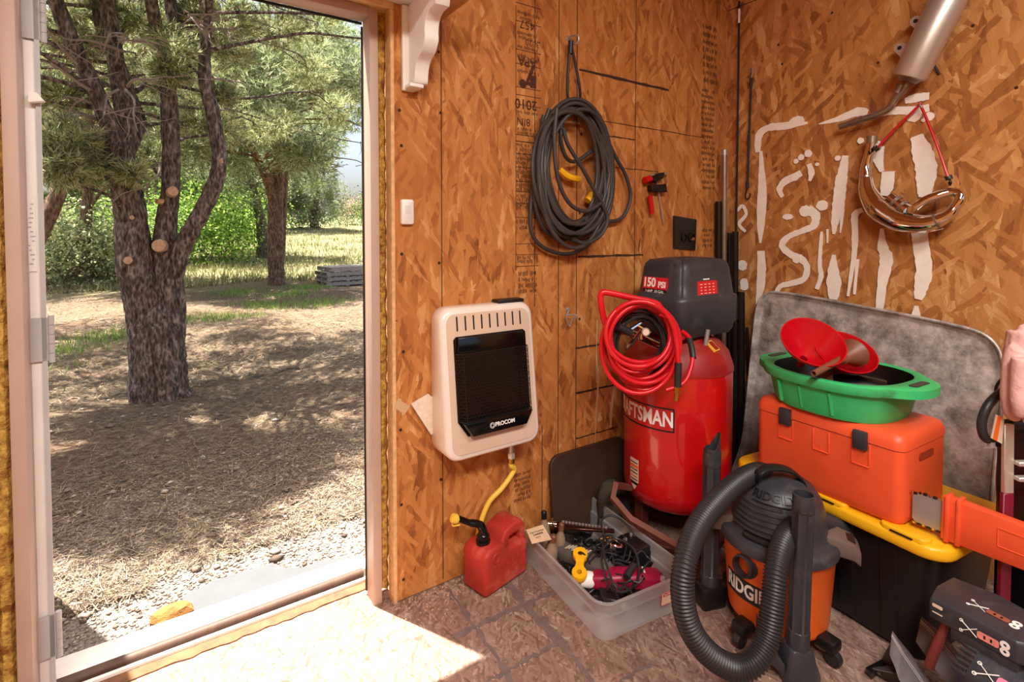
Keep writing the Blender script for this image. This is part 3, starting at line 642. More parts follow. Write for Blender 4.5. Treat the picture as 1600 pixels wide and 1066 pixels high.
# ------------------------------------------------------------------ side wall: silencer, expansion pipe, red strap
t = thing('exhaust_silencer', 'satin grey exhaust silencer hung at the top of the side wall', 'exhaust', tuple(wb(1450, 70)))
A, Bq = wb(1421, 121, .07), wb(1492, -22, .07); ax = (Bq-A).normalized(); L = (Bq-A).length
S3 = frame(A, Vector((1, 0, 0)).cross(ax), Vector((1, 0, 0))); S3 = Matrix.Translation(A) @ ax.to_track_quat('Z', 'Y').to_matrix().to_4x4()
b = MB(); b.lathe([(.048, -.004), (.059, 0), (.0605, .006), (.0605, L+.1), (.05, L+.11)], 36, 0, S3); b.build('can', [M['silencer']], t, ang=50)
b = MB(); b.lathe([(.03, -.02), (.04, -.012), (.05, -.003)], 24, 0, S3); b.build('end_cap', [M['chromeb']], t)
for px, py, qx, qy in ((1431, 33, 1441, 38), (1406, 75, 1417, 82)):
    e = wb(px, py, .055); f = wb(qx+8, qy+4, .055); d = (f-e); b = MB(); u = d.normalized(); w = Vector((1, 0, 0)).cross(u)
    ring = lambda off: [e-u*.0+w*.016*0+Vector((off, 0, 0))+q for q in [(-u*.02*math.cos(a)+w*.02*math.sin(a)) for a in [R_(-90+k*22.5) for k in range(9)]]]+[f+w*.03+Vector((off, 0, 0)), f-w*.03+Vector((off, 0, 0))]
    b.loft([ring(.003), ring(-.003)])
    b.lathe([(.008, -.004), (.008, .004)], 14, 1, Matrix.Translation(e) @ Matrix.Rotation(R_(90), 4, 'Y')); b.build('lug', [M['silencer'], M['lblack']], t)
b = MB(); b.tube(smooth([A+ax*.01, wb(1412, 140, .07), wb(1401, 152, .07), wb(1389, 169, .065), wb(1368, 180, .06), wb(1345, 187, .055), wb(1331, 192, .05), wb(1312, 198, .045)], 7), .0135, 14); pip = b.build('pipe', [M['chromeb']], t)
b = MB(); b.tube([wb(1338, 189.5, .052), wb(1331, 192, .05)], .0155, 14); b.build('collar', [M['chromeb']], pip); b = MB(); b.tube([wb(1408, 133, .07), wb(1402, 146, .07)], .016, 12); b.build('collar', [M['chromeb']], pip)
b = MB(); b.tube([wb(1452, 88, .02), wb(1468, 116, .006)], .004, 6); b.build('bracket_stub', [M['pipe']], t)
t = thing('expansion_pipe', 'polished chrome bulging exhaust pipe curled in a hook on the side wall', 'exhaust', tuple(wb(1420, 320)))
def cpt(x, y, o): return wb(x, y, o)
ctr = [(1363, 216, .05, 8), (1358, 240, .055, 9), (1353, 262, .06, 9.5), (1353, 276, .065, 11), (1356, 300, .075, 16), (1372, 326, .085, 22), (1402, 344, .09, 21.5), (1436, 350, .09, 18), (1462, 346, .09, 14), (1482, 336, .085, 10), (1491, 325, .08, 8)]
sm = smooth([cpt(x, y, o) for x, y, o, r in ctr], 6); rs = []
pxm = (wb(1400, 330, .09)-wb(1410, 330, .09)).length/10
for i in range(len(sm)):
    q = i/6; k = min(int(q), len(ctr)-2); f = q-k; rs.append((ctr[k][3]*(1-f)+ctr[k+1][3]*f)*pxm*.92)
b = MB(); b.tube(sm, rs, 26); cone = b.build('belly', [M['chrome']], t, ang=60)
for x, y, o, r in ((1353, 275, .065, 12), (1462, 346, .09, 15)):
    b = MB(); i = min(range(len(sm)), key=lambda i: (sm[i]-cpt(x, y, o)).length); b.tube([sm[i], sm[i+1]], rs[i]*1.05, 24); b.build('weld_bead', [M['chromeb']], cone)
b = MB(); b.tube([cpt(1363, 213, .05), cpt(1362, 224, .05)], 9.2*pxm, 20); b.build('flange', [M['chromeb']], t)
c2 = [(1491, 325, .08, 8), (1500, 312, .075, 8), (1497, 302, .07, 8.5), (1482, 301, .075, 8.5), (1464, 306, .09, 9), (1445, 314, .10, 9), (1430, 324, .105, 8)]
b = MB(); b.tube(smooth([cpt(*q[:3]) for q in c2], 7), 8.3*pxm*.95, 20); b.build('stinger', [M['chrome']], t, ang=60)
c3 = [(1420, 329, .10), (1410, 322, .085), (1400, 315, .07), (1392, 308, .06)]
b = MB(); b.tube(smooth([cpt(*q) for q in c3], 5), 9.5*pxm, 20); rg_ = b.build('outlet_ring', [M['chrome']], t)
b = MB()
for q in (c3[1], c3[2]): b.tube([cpt(q[0]+2, q[1]+1.5, q[2]), cpt(q[0]-2, q[1]-1.5, q[2])], 11.5*pxm, 18)
b.build('clamp_ring', [M['chromeb']], rg_)
b = MB(); b.tube([cpt(1418, 362, .08), cpt(1446, 363, .08), cpt(1474, 357, .08)], .0035, 6); b.build('bracket_edge', [M['chrome']], t)
t = thing('bungee_cord', 'red bungee strap holding up the chrome pipe on the side wall', 'bungee', tuple(wb(1437, 165)))
b = MB(); b.tube(smooth([wb(1371, 231, .06), wb(1395, 205, .045), wb(1434, 167, .03), wb(1439, 166, .03), wb(1462, 222, .055), wb(1481, 276, .075)], 5), .0052, 8); b.build('cord', [M['redpl']], t)
for p, q in (((1372, 230), (1361, 238)), ((1481, 275), (1486, 286))):
    b = MB(); P0, P1 = wb(*p, .066), wb(*q, .066); b.tube([P0, P0.lerp(P1, .5)], .0125, 10); b.tube(smooth([P0.lerp(P1, .5), P1, P1+Vector((-.012, 0, -.008)), P1+Vector((-.02, 0, .004))], 4), .0035, 7, 1); b.build('hook', [M['rubber'], M['pipe']], t)
b = MB(); b.tube(smooth([wb(1436, 163), wb(1436, 162, .02), wb(1438, 165, .035), wb(1442, 170, .03)], 5), .004, 7); b.build('wall_screw', [M['steel']], t)
# ================================================================== things on the floor
def Z(x, y, z): return Matrix.Translation((x, y, z))
# ---- petrol can
t = thing('gas_can', 'faded red plastic petrol can with black spout on the floor by the wall', 'fuel can', (-1.68, -.12, 0))
GL, GW = .225, .125; G = TR(-1.782, -.196, 0, 12)
T = G @ Matrix(((1, 0, 0, 0), (0, 0, 1, 0), (0, 1, 0, 0), (0, 0, 0, 1)))       # poly (u,z) extruded over the width
b = MB(); b.prism([(0, .002), (GL, .002), (GL, .135), (.196, .135), (.12, .135), (.098, .168), (.03, .168), (0, .152)], 0, GW, 0, T); body = b.build('body', [M['gascan']], t, .016, 3, 50)
b = MB(); b.prism([(.088, .150), (.112, .196), (.16, .212), (.205, .208), (GL, .18), (GL, .12), (.200, .12), (.196, .158), (.18, .172), (.14, .168), (.118, .12), (.09, .13)], .012, GW-.012, 0, T)
b.prism([(.10, .12), (.21, .12), (.205, .18), (.12, .18)], GW*.4, GW*.6, 0, T); b.build('handle', [M['gascan']], t, .009, 3, 50)
gx = G.to_3x3() @ Vector((1, 0, 0)); b = MB(); text(b, 'GASOLINE', .034, G @ Vector((.118, -.0005, .088)), gx, (0, 0, 1), 0, 'CENTER', .0004, .0014)
b.lathe([(.020, 0), (.018, .002), (.012, .002), (.010, .0004)], 24, 0, frame(G @ Vector((.055, -.0002, .128)), gx, (0, 0, 1)))
b.build('embossing', [M['gascan']], body)
b = MB(); s0 = G @ Vector((.045, .06, .166)); b.lathe([(.026, 0), (.027, .012), (.022, .014), (.024, .03), (.018, .034), (.016, .046)], 20, 0, Matrix.Translation(s0))
b.tube(smooth([s0+Vector((0, 0, .04)), s0+Vector((-.012, .004, .07)), s0+Vector((-.05, .012, .085)), s0+Vector((-.095, .02, .112))], 5), [.016]*5+[.0135]*5+[.011]*5+[.0115], 14); sp = b.build('spout', [M['blackg']], t, 0, 2, 50)
b = MB(); b.lathe([(.015, -.010), (.017, .0), (.015, .012), (.006, .014)], 14, 0, Matrix.Translation(s0+Vector((-.104, .022, .112))) @ Matrix.Rotation(R_(-60), 4, 'Y')); b.tube(smooth([s0+Vector((-.10, .03, .11)), s0+Vector((-.11, .03, .085)), s0+Vector((-.085, .02, .085))], 5), .003, 6); b.build('spout_cap', [M['yhose']], sp)
# ---- clear storage bin
BX = TR(-1.373, -.325, 0, -6)
t = thing('storage_bin', 'clear plastic storage bin full of tools on the floor below the compressor', 'bin', (-1.373, -.325, 0))
def brg(w, d, r, z): return [BX @ Vector((x, y, z)) for x, y in rr(w, d+.05, r, 6, -.004, .025)]
b = MB(); b.loft([brg(.345, .525, .04, .005), brg(.352, .535, .04, .004), brg(.362, .546, .042, .085), brg(.374, .558, .046, .088), brg(.384, .572, .05, .134), brg(.396, .584, .055, .136),
                  brg(.396, .584, .055, .140), brg(.380, .568, .05, .140), brg(.368, .552, .045, .090), brg(.352, .536, .04, .086), brg(.340, .522, .036, .009)])
for (x, y, dx, dy) in ((.12, -.281, .016, .012), (.06, -.281, .01, .01)): b.box(BX @ Vector((x, y, .146)), (dx, dy, .014), T=BX)
b.build('tub', [M['bin']], t, ang=50)
b = MB(); Bx = BX.to_3x3(); q = BX @ Vector((.085, -.276, .070)); b.prism(rr(.05, .05, .008, 4), 0, .0006, 0, frame(q, Bx @ Vector((1, 0, 0)), Bx @ Vector((0, -.12, 1)))); b.prism(rr(.07, .06, .006, 4, .052, .0), -.0003, .0002, 1, frame(q, Bx @ Vector((1, 0, 0)), Bx @ Vector((0, -.12, 1))))
b.prism(rr(.046, .046, .007, 4), .0006, .0009, 2, frame(q, Bx @ Vector((1, 0, 0)), Bx @ Vector((0, -.12, 1)))); b.prism(rr(.036, .012, .005, 4, 0, .014), .0009, .0012, 0, frame(q, Bx @ Vector((1, 0, 0)), Bx @ Vector((0, -.12, 1))))
text(b, 'Sterilite', .009, frame(q, Bx @ Vector((1, 0, 0)), Bx @ Vector((0, -.12, 1))) @ Vector((0, .014, .0014)), Bx @ Vector((1, 0, 0)), Bx @ Vector((0, -.12, 1)), 3)
b.build('brand_label', [M['lred'], M['label'], M['lcream'], M['lwhite']], t)
def bl(u, v, z): return BX @ Vector((u, v, z))
t = thing('tag_card', 'cream paper tag with printed number on the corner of the clear bin', 'tag', tuple(bl(-.15, .2, .15)))
c4 = [fl(822, 828, .15), fl(848, 820, .155), fl(862, 843, .15), fl(831, 850, .143)]; rt_ = (c4[1]-c4[0]).normalized(); up_ = (c4[0]-c4[3]).normalized(); mid = sum(c4, Vector())/4
b = MB(); nn = rt_.cross(up_).normalized(); b.loft([[p-nn*.0008 for p in c4], [p for p in c4]]); card = b.build('card', [M['lcream']], t)
b = MB(); text(b, 'Cat Number', .0115, mid+up_*.016+nn*.0006, rt_, up_); text(b, '144003', .014, mid+nn*.0006, rt_, up_, 0, 'CENTER', .0004)
for k in range(7): b.box(mid-up_*.016+rt_*(k-3)*.004+nn*.0006, (.0016, .008, .0005), T=frame((0, 0, 0), rt_, up_))
b.build('print', [M['lblack']], card)
def bottle(name, label, u, v, h, r, mat, cap, tilt):
    t = thing(name, label, 'bottle', tuple(bl(u, v, .012))); T = BX @ TR(u, v, .012, 20, tilt[0], tilt[1])
    b = MB(); b.lathe([(r*.9, 0), (r, .006), (r, h*.55), (r*.8, h*.68), (r*.42, h*.78), (r*.4, h*.84)], 18, 0, T); b.build('bottle_body', [mat], t)
    b = MB(); b.lathe([(r*.5, h*.82), (r*.5, h*.97), (r*.3, h)], 14, 0, T); b.build('cap', [cap], t)
M['smoke'] = P('smoky_plastic', (150, 126, 104), .3, var=.15)
bottle('bottle', 'small tan bottle nearest the paper tag in the clear bin', -.142, .105, .15, .024, M['smoke'], M['tan'], (8, 0))
bottle('bottle', 'tan bottle with brown cap, next to the grey power tool in the bin', -.088, .13, .16, .022, M['smoke'], M['tan'], (4, 4))
bottle('bottle', 'dark capped bottle in the bin corner behind the paper tag', -.095, .205, .17, .023, M['smoke'], M['black'], (-4, 0))
t = thing('power_tool', 'grey power tool body lying among cords in the bin', 'tool', tuple(bl(-.05, .04, .03)))
T = BX @ TR(-.055, .03, .075, 12, -12); b = MB(T); b.loft([[Vector((x*s, y, z*s+dz)) for x, z in rr(.085, .065, .025, 5)] for y, s, dz in ((-.15, .45, .0), (-.13, .7, 0), (-.03, 1, 0), (.06, .95, .0), (.12, .7, .02), (.14, .5, .03))]); hb = b.build('housing', [P('grey_tool', (96, 90, 86), .5, var=.15)], t, ang=60)
b = MB(T)
for k in range(9): b.box((-.006+(k % 3)*.006, .05-k*.012, .0335), (.03, .006, .002))
b.build('print', [M['label']], hb)
t = thing('hedge_saw', 'long brown and chrome toothed saw lying across the bin', 'saw', tuple(bl(.04, .12, .08)))
p0, p1 = bl(-.06, .20, .125), bl(.135, .06, .118); d = (p1-p0).normalized(); w = Vector((0, 0, 1)).cross(d).normalized()
b = MB(); b.loft([[p0-w*.02, p0+w*.022, p0+w*.022+Vector((0, 0, -.012)), p0-w*.02+Vector((0, 0, -.012))], [p1-w*.008, p1+w*.01, p1+w*.01+Vector((0, 0, -.01)), p1-w*.008+Vector((0, 0, -.01))]])
bladeo = b.build('blade', [P('bronze_blade', (90, 50, 40), .25, .8)], t, .002, 1); b = MB()
for k in range(14): q = p0.lerp(p1, .15+k*.055)+w*(.021-.011*k/14); b.box(q, (.010, .006, .010), T=frame((0, 0, 0), d, w))
b.build('tooth', [M['steel']], bladeo)['kind'] = 'stuff'
b = MB(); b.tube([p0-d*.03, p0+d*.01], .014, 12); b.tube([p0+w*.03-d*.005, p0-w*.03-d*.005], .009, 10); b.build('pivot', [M['chrome']], t)
t = thing('yellow_hook', 'yellow figure-eight plastic piece at the near side of the bin', 'clip', tuple(bl(-.11, -.08, .1)))
T = BX @ TR(-.115, -.055, .118, -38, 18); b = MB(T)
for yy, rr_ in ((.04, .027), (-.035, .027)):
    b.lathe([(.009, -.01), (rr_*.95, -.01), (rr_, -.006), (rr_, .006), (rr_*.95, .01), (.009, .01), (.009, -.01)], 22, 0, Z(0, yy, 0), (False, False))
b.loft([[Vector((-x, y, z)), Vector((x, y, z)), Vector((x, y, -z)), Vector((-x, y, -z))] for y, x, z in ((-.022, .018, .009), (0, .013, .008), (.027, .018, .009))]); b.build('plate', [M['yellow']], t)
t = thing('battery_charger', 'black ribbed charger block at the bin side facing the vacuum hose', 'charger', tuple(bl(.12, -.05, .01)))
T = BX @ TR(.125, -.06, .075, 4); b = MB(T); b.box((0, 0, 0), (.075, .11, .13)); cb = b.build('case', [M['black']], t, .006, 2); b = MB(T)
for k in range(9): b.box((-.032+k*.008, -.0555, -.005), (.004, .004, .10))
b.build('rib', [M['black']], cb)['kind'] = 'stuff'
b = MB(T); b.lathe([(.008, 0), (.008, .006)], 12, 0, Z(-.02, .02, .065)); b.build('terminal', [M['steel']], t); b = MB(T); b.lathe([(.006, 0), (.006, .008)], 12, 0, Z(.02, .03, .065)); b.build('terminal', [M['steel']], t)
t = thing('hand_tool', 'magenta tool with white lettering under the cords in the bin', 'tool', tuple(bl(.03, -.17, .03)))
T = BX @ TR(.015, -.15, .08, 62, 0); b = MB(T); b.loft([[Vector((x*s, y, z*s)) for x, z in rr(.075, .07, .02, 5)] for y, s in ((-.13, .5), (-.11, .85), (.0, 1), (.08, .9), (.12, .6))]); hg = b.build('housing', [M['magenta']], t, ang=60)
b = MB(T); b.loft([[Vector((x*s, y, z*s)) for x, z in rr(.06, .06, .028, 5)] for y, s in ((.115, .8), (.13, .9), (.16, .7))]); b.build('nozzle', [M['lwhite']], t)
b = MB(T)
for k in range(6): b.box((-.012+.012*(k % 3), -.05-.012*(k//3), .0355), (.008, .006, .0015))
b.build('print', [M['lwhite']], hg)
t = thing('wire_tangle', 'tangle of black power cords filling the middle of the bin', 'cord', tuple(bl(.03, -.05, .08)))
b = MB(); rnd = random.Random(5)
for i in range(15):
    cu, cv = .02+rnd.uniform(-.07, .08), -.08+rnd.uniform(-.11, .13); ps = []
    ax, ay, ph, tz = rnd.uniform(.03, .07), rnd.uniform(.03, .08), rnd.random()*6, rnd.uniform(.01, .04)
    for k in range(16):
        a = ph+k*.42; ps.append(bl(max(-.15, min(.15, cu+ax*math.cos(a))), max(-.24, min(.24, cv+ay*math.sin(a))), .085+tz*math.sin(a*1.3+i)+rnd.uniform(0, .03)))
    b.tube(smooth(ps, 3), .0032, 6)
b.tube(smooth([bl(-.06, -.20, .06), bl(-.085, -.20, .13), bl(-.06, -.12, .18), bl(0, -.05, .185), bl(.05, -.06, .17), bl(.07, -.13, .16), bl(.03, -.2, .12), bl(-.04, -.22, .10), bl(-.085, -.19, .11), bl(-.07, -.12, .165), bl(0, -.07, .18)], 6), .0042, 7)
b.tube(smooth([bl(.05, .0, .12), bl(.07, .06, .17), bl(.12, .05, .185), bl(.15, -.01, .16), bl(.15, -.06, .12)], 6), .004, 7)
b.tube([bl(-.03, -.205, .135), bl(.02, -.185, .15)], .013, 10)
b.build('wires', [M['rubber']], t)
t = thing('steel_clip', 'shiny bent steel clip among the cords in the bin', 'clip', tuple(bl(.03, -.08, .15)))
b = MB(); b.tube(smooth([bl(-.01, -.03, .17), bl(.03, -.05, .175), bl(.04, -.10, .165), bl(.01, -.085, .17), bl(.0, -.05, .172)], 6), .004, 8); b.build('wire', [M['chrome']], t)
t = thing('loose_junk', 'dark jumble of small black tools at the bottom of the bin', 'clutter', tuple(bl(0, 0, .01)), kind='stuff')
b = MB(); rnd = random.Random(9)
for i in range(46):
    u, v = rnd.uniform(-.12, .12), rnd.uniform(-.22, .22); b.box(bl(u, v, .03+rnd.uniform(0, .035)), (rnd.uniform(.02, .06), rnd.uniform(.03, .10), rnd.uniform(.015, .04)), T=BX @ TR(0, 0, 0, rnd.random()*360, rnd.uniform(-20, 20)))
b.build('pile', [M['black']], t, .003, 1)['kind'] = 'stuff'
# ---- air compressor
CX, CY, CR = -.885, -.300, .222; cc = (CX, CY)
t = thing('air_compressor', 'tall red upright air compressor with black motor cover in the corner', 'compressor', (CX, CY, 0)); T0 = Z(CX, CY, 0)
b = MB(); b.lathe([(.02, .150), (.10, .156), (.17, .172), (.205, .195), (CR-.002, .235), (CR, .26), (CR, .745), (CR-.002, .752)], 64, 0, T0); tank = b.build('tank', [M['red']], t, ang=60)
b = MB(); b.lathe([(CR+.003, .738), (CR+.003, .75), (CR-.002, .77), (.205, .815), (.17, .852), (.11, .878), (.05, .888)], 64, 0, T0); b.build('tank_dome', [M['redtop']], tank, ang=60)
b = MB(); wrap_text(b, 'CRAFTSMAN', .083, cc, CR+.0012, 173, .567, 0, .002, .70); b.build('lettering', [M['lwhite']], tank)
b = MB()
for z in (.523, .612): wrap_patch(b, cc, CR+.0002, 128, 216.5, z-.003, z+.003, n=40)
wrap_patch(b, cc, CR+.0002, 215, 216.5, .523, .612, n=3); b.build('letter_frame', [M['lblack']], tank)
b = MB(); wrap_patch(b, cc, CR+.0002, 163.5, 177, .275, .37, m=0); n0 = 8
for k in range(6): wrap_patch(b, cc, CR+.0009, 164.5, 176, .283+k*.014, .287+k*.014, m=1 if k not in (1, 4) else 2)
wrap_patch(b, cc, CR+.0009, 163.5, 177, .335, .346, m=2)
for k in range(8): wrap_patch(b, cc, CR+.0002, 164+k*.75, 176.5-k*.75, .271-k*.004, .275-k*.004, m=0 if k > 2 else 1)
b.build('warning_label', [M['label'], M['lblack'], M['lorange']], tank)
b = MB(); q = Vector((-.885, -.474, .848)); T = frame(q, (.95, .2, 0), (-.1, .72, .62)); b.prism(rr(.042, .05, .003, 2), -.006, .004, 0, T); b.prism(rr(.034, .042, .003, 2), .004, .0046, 1, T); b.build('dome_label', [M['yhose'], M['redtop']], tank)
b = MB()
for a in (150, 270, 30): b.box((CX+.15*math.cos(R_(a)), CY+.15*math.sin(R_(a)), .09), (.045, .045, .18))
b.lathe([(.17, .02), (.2, .02), (.2, .05), (.17, .05), (.17, .02)], 40, 0, T0, (False, False)); base = b.build('base_frame', [P('rusty_red', (92, 36, 26), .6, var=.3)], t, .004, 1)
for y in (-.09, .16):
    b = MB(); b.lathe([(.02, -.022), (.075, -.022), (.085, -.012), (.085, .012), (.075, .022), (.02, .022)], 28, 0, Matrix.Translation((CX-.21, CY+y, .086)) @ Matrix.Rotation(R_(90), 4, 'X')) if y > 0 else None
    if y > 0: b.build('wheel', [M['rubber']], t)
b = MB(); b.tube([dp(985, 762, 2.2), dp(962, 758, 2.12), dp(957, 778, 2.08), dp(985, 812, 2.03), dp(1050, 850, 1.98), dp(1090, 872, 1.97)], .016, 4); b.build('foot_rail', [P('rusty_rail', (110, 60, 44), .6, var=.3)], t)
SX, SY = -.868, -.33
def srg(s, z, s2=None): return [Vector((SX+x, SY+y, z)) for x, y in rr(.372*s, .255*(s2 or s), .05*s, 6)]
b = MB(); b.loft([srg(.9, .885), srg(.93, .895), srg(.96, .90), srg(.99, .925), srg(1.04, .935), srg(1.05, 1.03), srg(1.04, 1.042), srg(.975, 1.048), srg(.93, 1.10), srg(.885, 1.155), srg(.85, 1.175), srg(.76, 1.191), srg(.4, 1.199)]); sh = b.build('motor_cover', [M['blackd']], t, 0, 2, 62)
b = MB(); b.tube([(SX-.171*s+dx, SY-.113*s, z) for s, z, dx in ((.965, 1.050, 0), (.93, 1.10, 0), (.885, 1.155, 0), (.85, 1.175, 0), (.77, 1.190, 0), (.45, 1.199, .02))], .0045, 8); b.build('seam_ridge', [M['blackd']], sh)
b = MB()
for k in range(12):
    b.box((SX+.1865, SY-.07+k*.0, .945+k*.008), (.002, .12, .004)); b.box((SX+.14+.0*k, SY-.128, .94+k*.008), (.07, .002, .004))
b.build('vent_slot', [M['lblack']], sh)
def faceX(y, z):
    s = .965-(z-1.044)*.62; return frame((SX-.186*s-.0006, y, z), (0, -1, 0), (.115, 0, 1))
def faceY(x, z):
    s = .965-(z-1.044)*.62; return frame((x, SY-.1275*s-.0006, z), (1, 0, 0), (0, .079, 1))
b = MB(); T = faceX(-.312, 1.085); b.prism(rr(.128, .072, .003, 2), 0, .0008, 0, T); b.prism(rr(.124, .022, .002, 2, 0, -.023), .0008, .0011, 2, T)
T3 = T.to_3x3(); text(b, '150', .052, T @ Vector((-.03, .012, .0012)), T3 @ Vector((1, 0, 0)), T3 @ Vector((0, 1, 0)), 1, 'CENTER', .0016, .0003, .85); text(b, 'PSI', .034, T @ Vector((.035, .006, .0012)), T3 @ Vector((1, 0, 0)), T3 @ Vector((0, 1, 0)), 1, 'CENTER', .0012, .0003, .95)
text(b, '1.6HP  33 GAL', .0155, T @ Vector((0, -.022, .0014)), T3 @ Vector((1, 0, 0)), T3 @ Vector((0, 1, 0)), 1); b.build('pressure_label', [M['lred'], M['lwhite'], M['lblack']], sh)
b = MB(); T = faceY(-.892, 1.078); b.prism(rr(.128, .062, .003, 2), 0, .0008, 0, T)
for r in range(4):
    for k in range(4): b.box(T @ Vector((-.04+k*.026, .018-r*.012, .001)), (.016*random.uniform(.5, 1), .0008, .003), 1)
b.box(T @ Vector((-.005, .038, .0006)), (.04, .0008, .005), 2); b.build('data_label', [M['lred'], M['label'], M['lwhite']], sh)
hp = smooth([dp(1066, 528, 2.06), dp(1052, 528, 1.99), dp(1045, 515, 1.96), dp(1033, 484, 1.94), dp(1022, 473, 1.93), dp(985, 465, 1.92), dp(947, 457, 1.91), dp(939, 461, 1.91), dp(939, 475, 1.91), dp(944, 500, 1.92), dp(951, 515, 1.93), dp(962, 518, 1.96), dp(1000, 520, 2.08)], 7)
b = MB(); b.tube(hp, .0115, 14); b.build('handle', [M['redhose']], t)
b = MB(); b.tube([dp(985, 520, 2.0), dp(1040, 545, 2.05)], .018, 12); b.tube([dp(1000, 510, 1.97), dp(1002, 530, 1.97)], .012, 10); b.tube([dp(985, 515, 1.95), dp(1008, 500, 1.97)], .008, 8); b.tube([dp(995, 508, 1.96), dp(1016, 520, 1.95)], .008, 8); b.tube([dp(1000, 520, 1.95), dp(980, 545, 1.93)], .007, 8); b.build('manifold', [M['chrome']], t)
b = MB(); T = frame(dp(1009, 519, 1.93), (.83, -.56, 0), (0, 0, 1)); b.lathe([(.016, -.012), (.016, .002), (.013, .003)], 20, 0, T); b.lathe([(.012, .0031), (.012, .0035)], 20, 1, T); b.build('gauge', [M['chromeb'], M['label']], t)
b = MB(); b.tube([dp(1102, 540, 2.1), dp(1106, 515, 2.1)], .009, 10); b.build('relief_valve', [M['steel']], t)
# red air hose on the handle
t = thing('air_hose', 'bright red air hose coiled over the compressor handle', 'hose', tuple(dp(1003, 545, 1.9)))
b = MB(); rnd = random.Random(11); HR = .0083
for i in range(11):
    f = i/10; cx, cy, ax, ay, d0 = 1000+rnd.uniform(-5, 5)+f*3, 520+f*24+rnd.uniform(-3, 3), 49+f*7+rnd.uniform(-4, 4), 46+f*24+rnd.uniform(-4, 4), 1.86+.085*rnd.random()
    tl = rnd.uniform(-.1, .35); ps = []
    for k in range(36):
        a = 6.283*k/36; u, v = ax*math.sin(a), -ay*math.cos(a); ps.append(dp(cx+u*math.cos(tl)-v*math.sin(tl), cy+u*math.sin(tl)+v*math.cos(tl), d0+.02*math.sin(a+i)+.03*(math.sin(a) > .5)*math.sin(a)))
    b.tube(ps, HR, 10, closed=True)
b.tube(smooth([dp(1030, 490, 1.88), dp(1046, 500, 1.88), dp(1056, 530, 1.88), dp(1060, 570, 1.87)], 6), HR, 10); b.tube(smooth([dp(1040, 610, 1.87), dp(1066, 600, 1.88), dp(1078, 580, 1.9), dp(1082, 555, 1.93), dp(1078, 530, 1.97), dp(1066, 518, 2.0)], 6), HR, 10); b.build('coil', [M['redhose']], t)
b = MB(); b.tube([dp(1060, 567, 1.87), dp(1059, 605, 1.865)], .0125, 12); b.build('strain_relief', [M['rubber']], t); b = MB(); b.tube(smooth([dp(1083, 560, 1.925), dp(1081, 545, 1.945), dp(1077, 530, 1.97)], 4), .0115, 12); b.build('strain_relief', [M['rubber']], t)
b = MB(); b.tube([dp(1059, 604, 1.865), dp(1058, 614, 1.865)], .0125, 6); b.tube([dp(1058, 613, 1.865), dp(1057, 626, 1.865)], .0095, 12); b.build('brass_coupling', [M['brass']], t)
t = thing('cable_bundle', 'black cord bundle hanging inside the red hose coil', 'cord', tuple(dp(1000, 560, 1.95)))
b = MB()
for i in range(7):
    cx, cy, ax, ay = 1000+rnd.uniform(-5, 5), 530+i*3, 42+rnd.uniform(-5, 3), 40+rnd.uniform(-3, 12); b.tube([dp(cx+ax*math.sin(6.283*k/28), cy-ay*math.cos(6.283*k/28), 1.95+.02*math.sin(6.283*k/28+i)) for k in range(28)], .006, 8, closed=True)
b.tube([dp(965, 510, 1.9), dp(985, 520, 1.92)], .015, 10); b.build('loops', [M['rubber']], t)
# ---- tote, toolbox, pan, funnels
TT = TR(-.6125, -.904, 0, -6.4); TH = .40
t = thing('storage_tote', 'large black tote with yellow lid on the floor under the orange box', 'tote', (-.6125, -.904, 0))
b = MB(TT); b.loft([[Vector((x, y, z)) for x, y in rr(w, d, r, 5)] for w, d, r, z in ((.36, .56, .04, .002), (.385, .585, .045, .01), (.44, .655, .05, TH-.05), (.46, .675, .05, TH-.05), (.46, .675, .05, TH-.03))])
b.build('tub', [M['black']], t, ang=50)
b = MB(TT)
for y in (-.2, -.07, .07, .2): b.loft([[Vector((-(x0_)-.006, y-.022, z)), Vector((-(x0_)-.006, y+.022, z)), Vector((-(x0_)+.01, y+.03, z)), Vector((-(x0_)+.01, y-.03, z))] for x0_, z in ((.194, .02), (.22, TH-.06))])
b.build('rib', [M['black']], t)
b = MB(TT); L = lambda w, d, r, z: [Vector((x, y, z)) for x, y in rr(w, d, r, 6)]
b.loft([L(.475, .69, .06, TH-.045), L(.50, .72, .07, TH-.045), L(.505, .725, .07, TH-.03), L(.50, .72, .07, TH-.012), L(.485, .705, .065, TH-.006), L(.46, .675, .055, TH-.006), L(.45, .665, .05, TH-.004)])
for y in (-.25, -.02, .2): b.prism(rr(.05, .13, .02, 4, -.222, y), TH-.02, TH+.006, 0)
b.build('lid', [M['yellow']], t, .004, 2, 45)
b = MB(TT)
for y in (-.25, -.02, .2): b.box((-.2495, y, TH-.004), (.004, .06, .004))
b.build('lid_slot', [M['lblack']], t)
X2 = TR(-.700, -.885, TH+.004, -3); bw, bd, bh = .31, .485, .28
t = thing('tool_box', 'orange plastic toolbox with two dark latches on the yellow tote lid', 'toolbox', (-.70, -.885, TH))
q = lambda w, d, r, z: [Vector((x, y, z)) for x, y in rr(w, d, r, 5)]
b = MB(X2); b.loft([q(bw-.02, bd-.02, .025, 0), q(bw-.006, bd-.006, .03, .008), q(bw, bd, .03, .03), q(bw, bd, .03, bh-.052)]); bodyb = b.build('box_body', [M['orange']], t, ang=50)
b = MB(X2); b.loft([q(bw+.004, bd+.004, .032, bh-.049), q(bw+.004, bd+.004, .032, bh-.025), q(bw-.012, bd-.012, .03, bh-.006), q(bw-.04, bd-.04, .025, bh)]); b.build('lid', [M['orange']], t, ang=50)
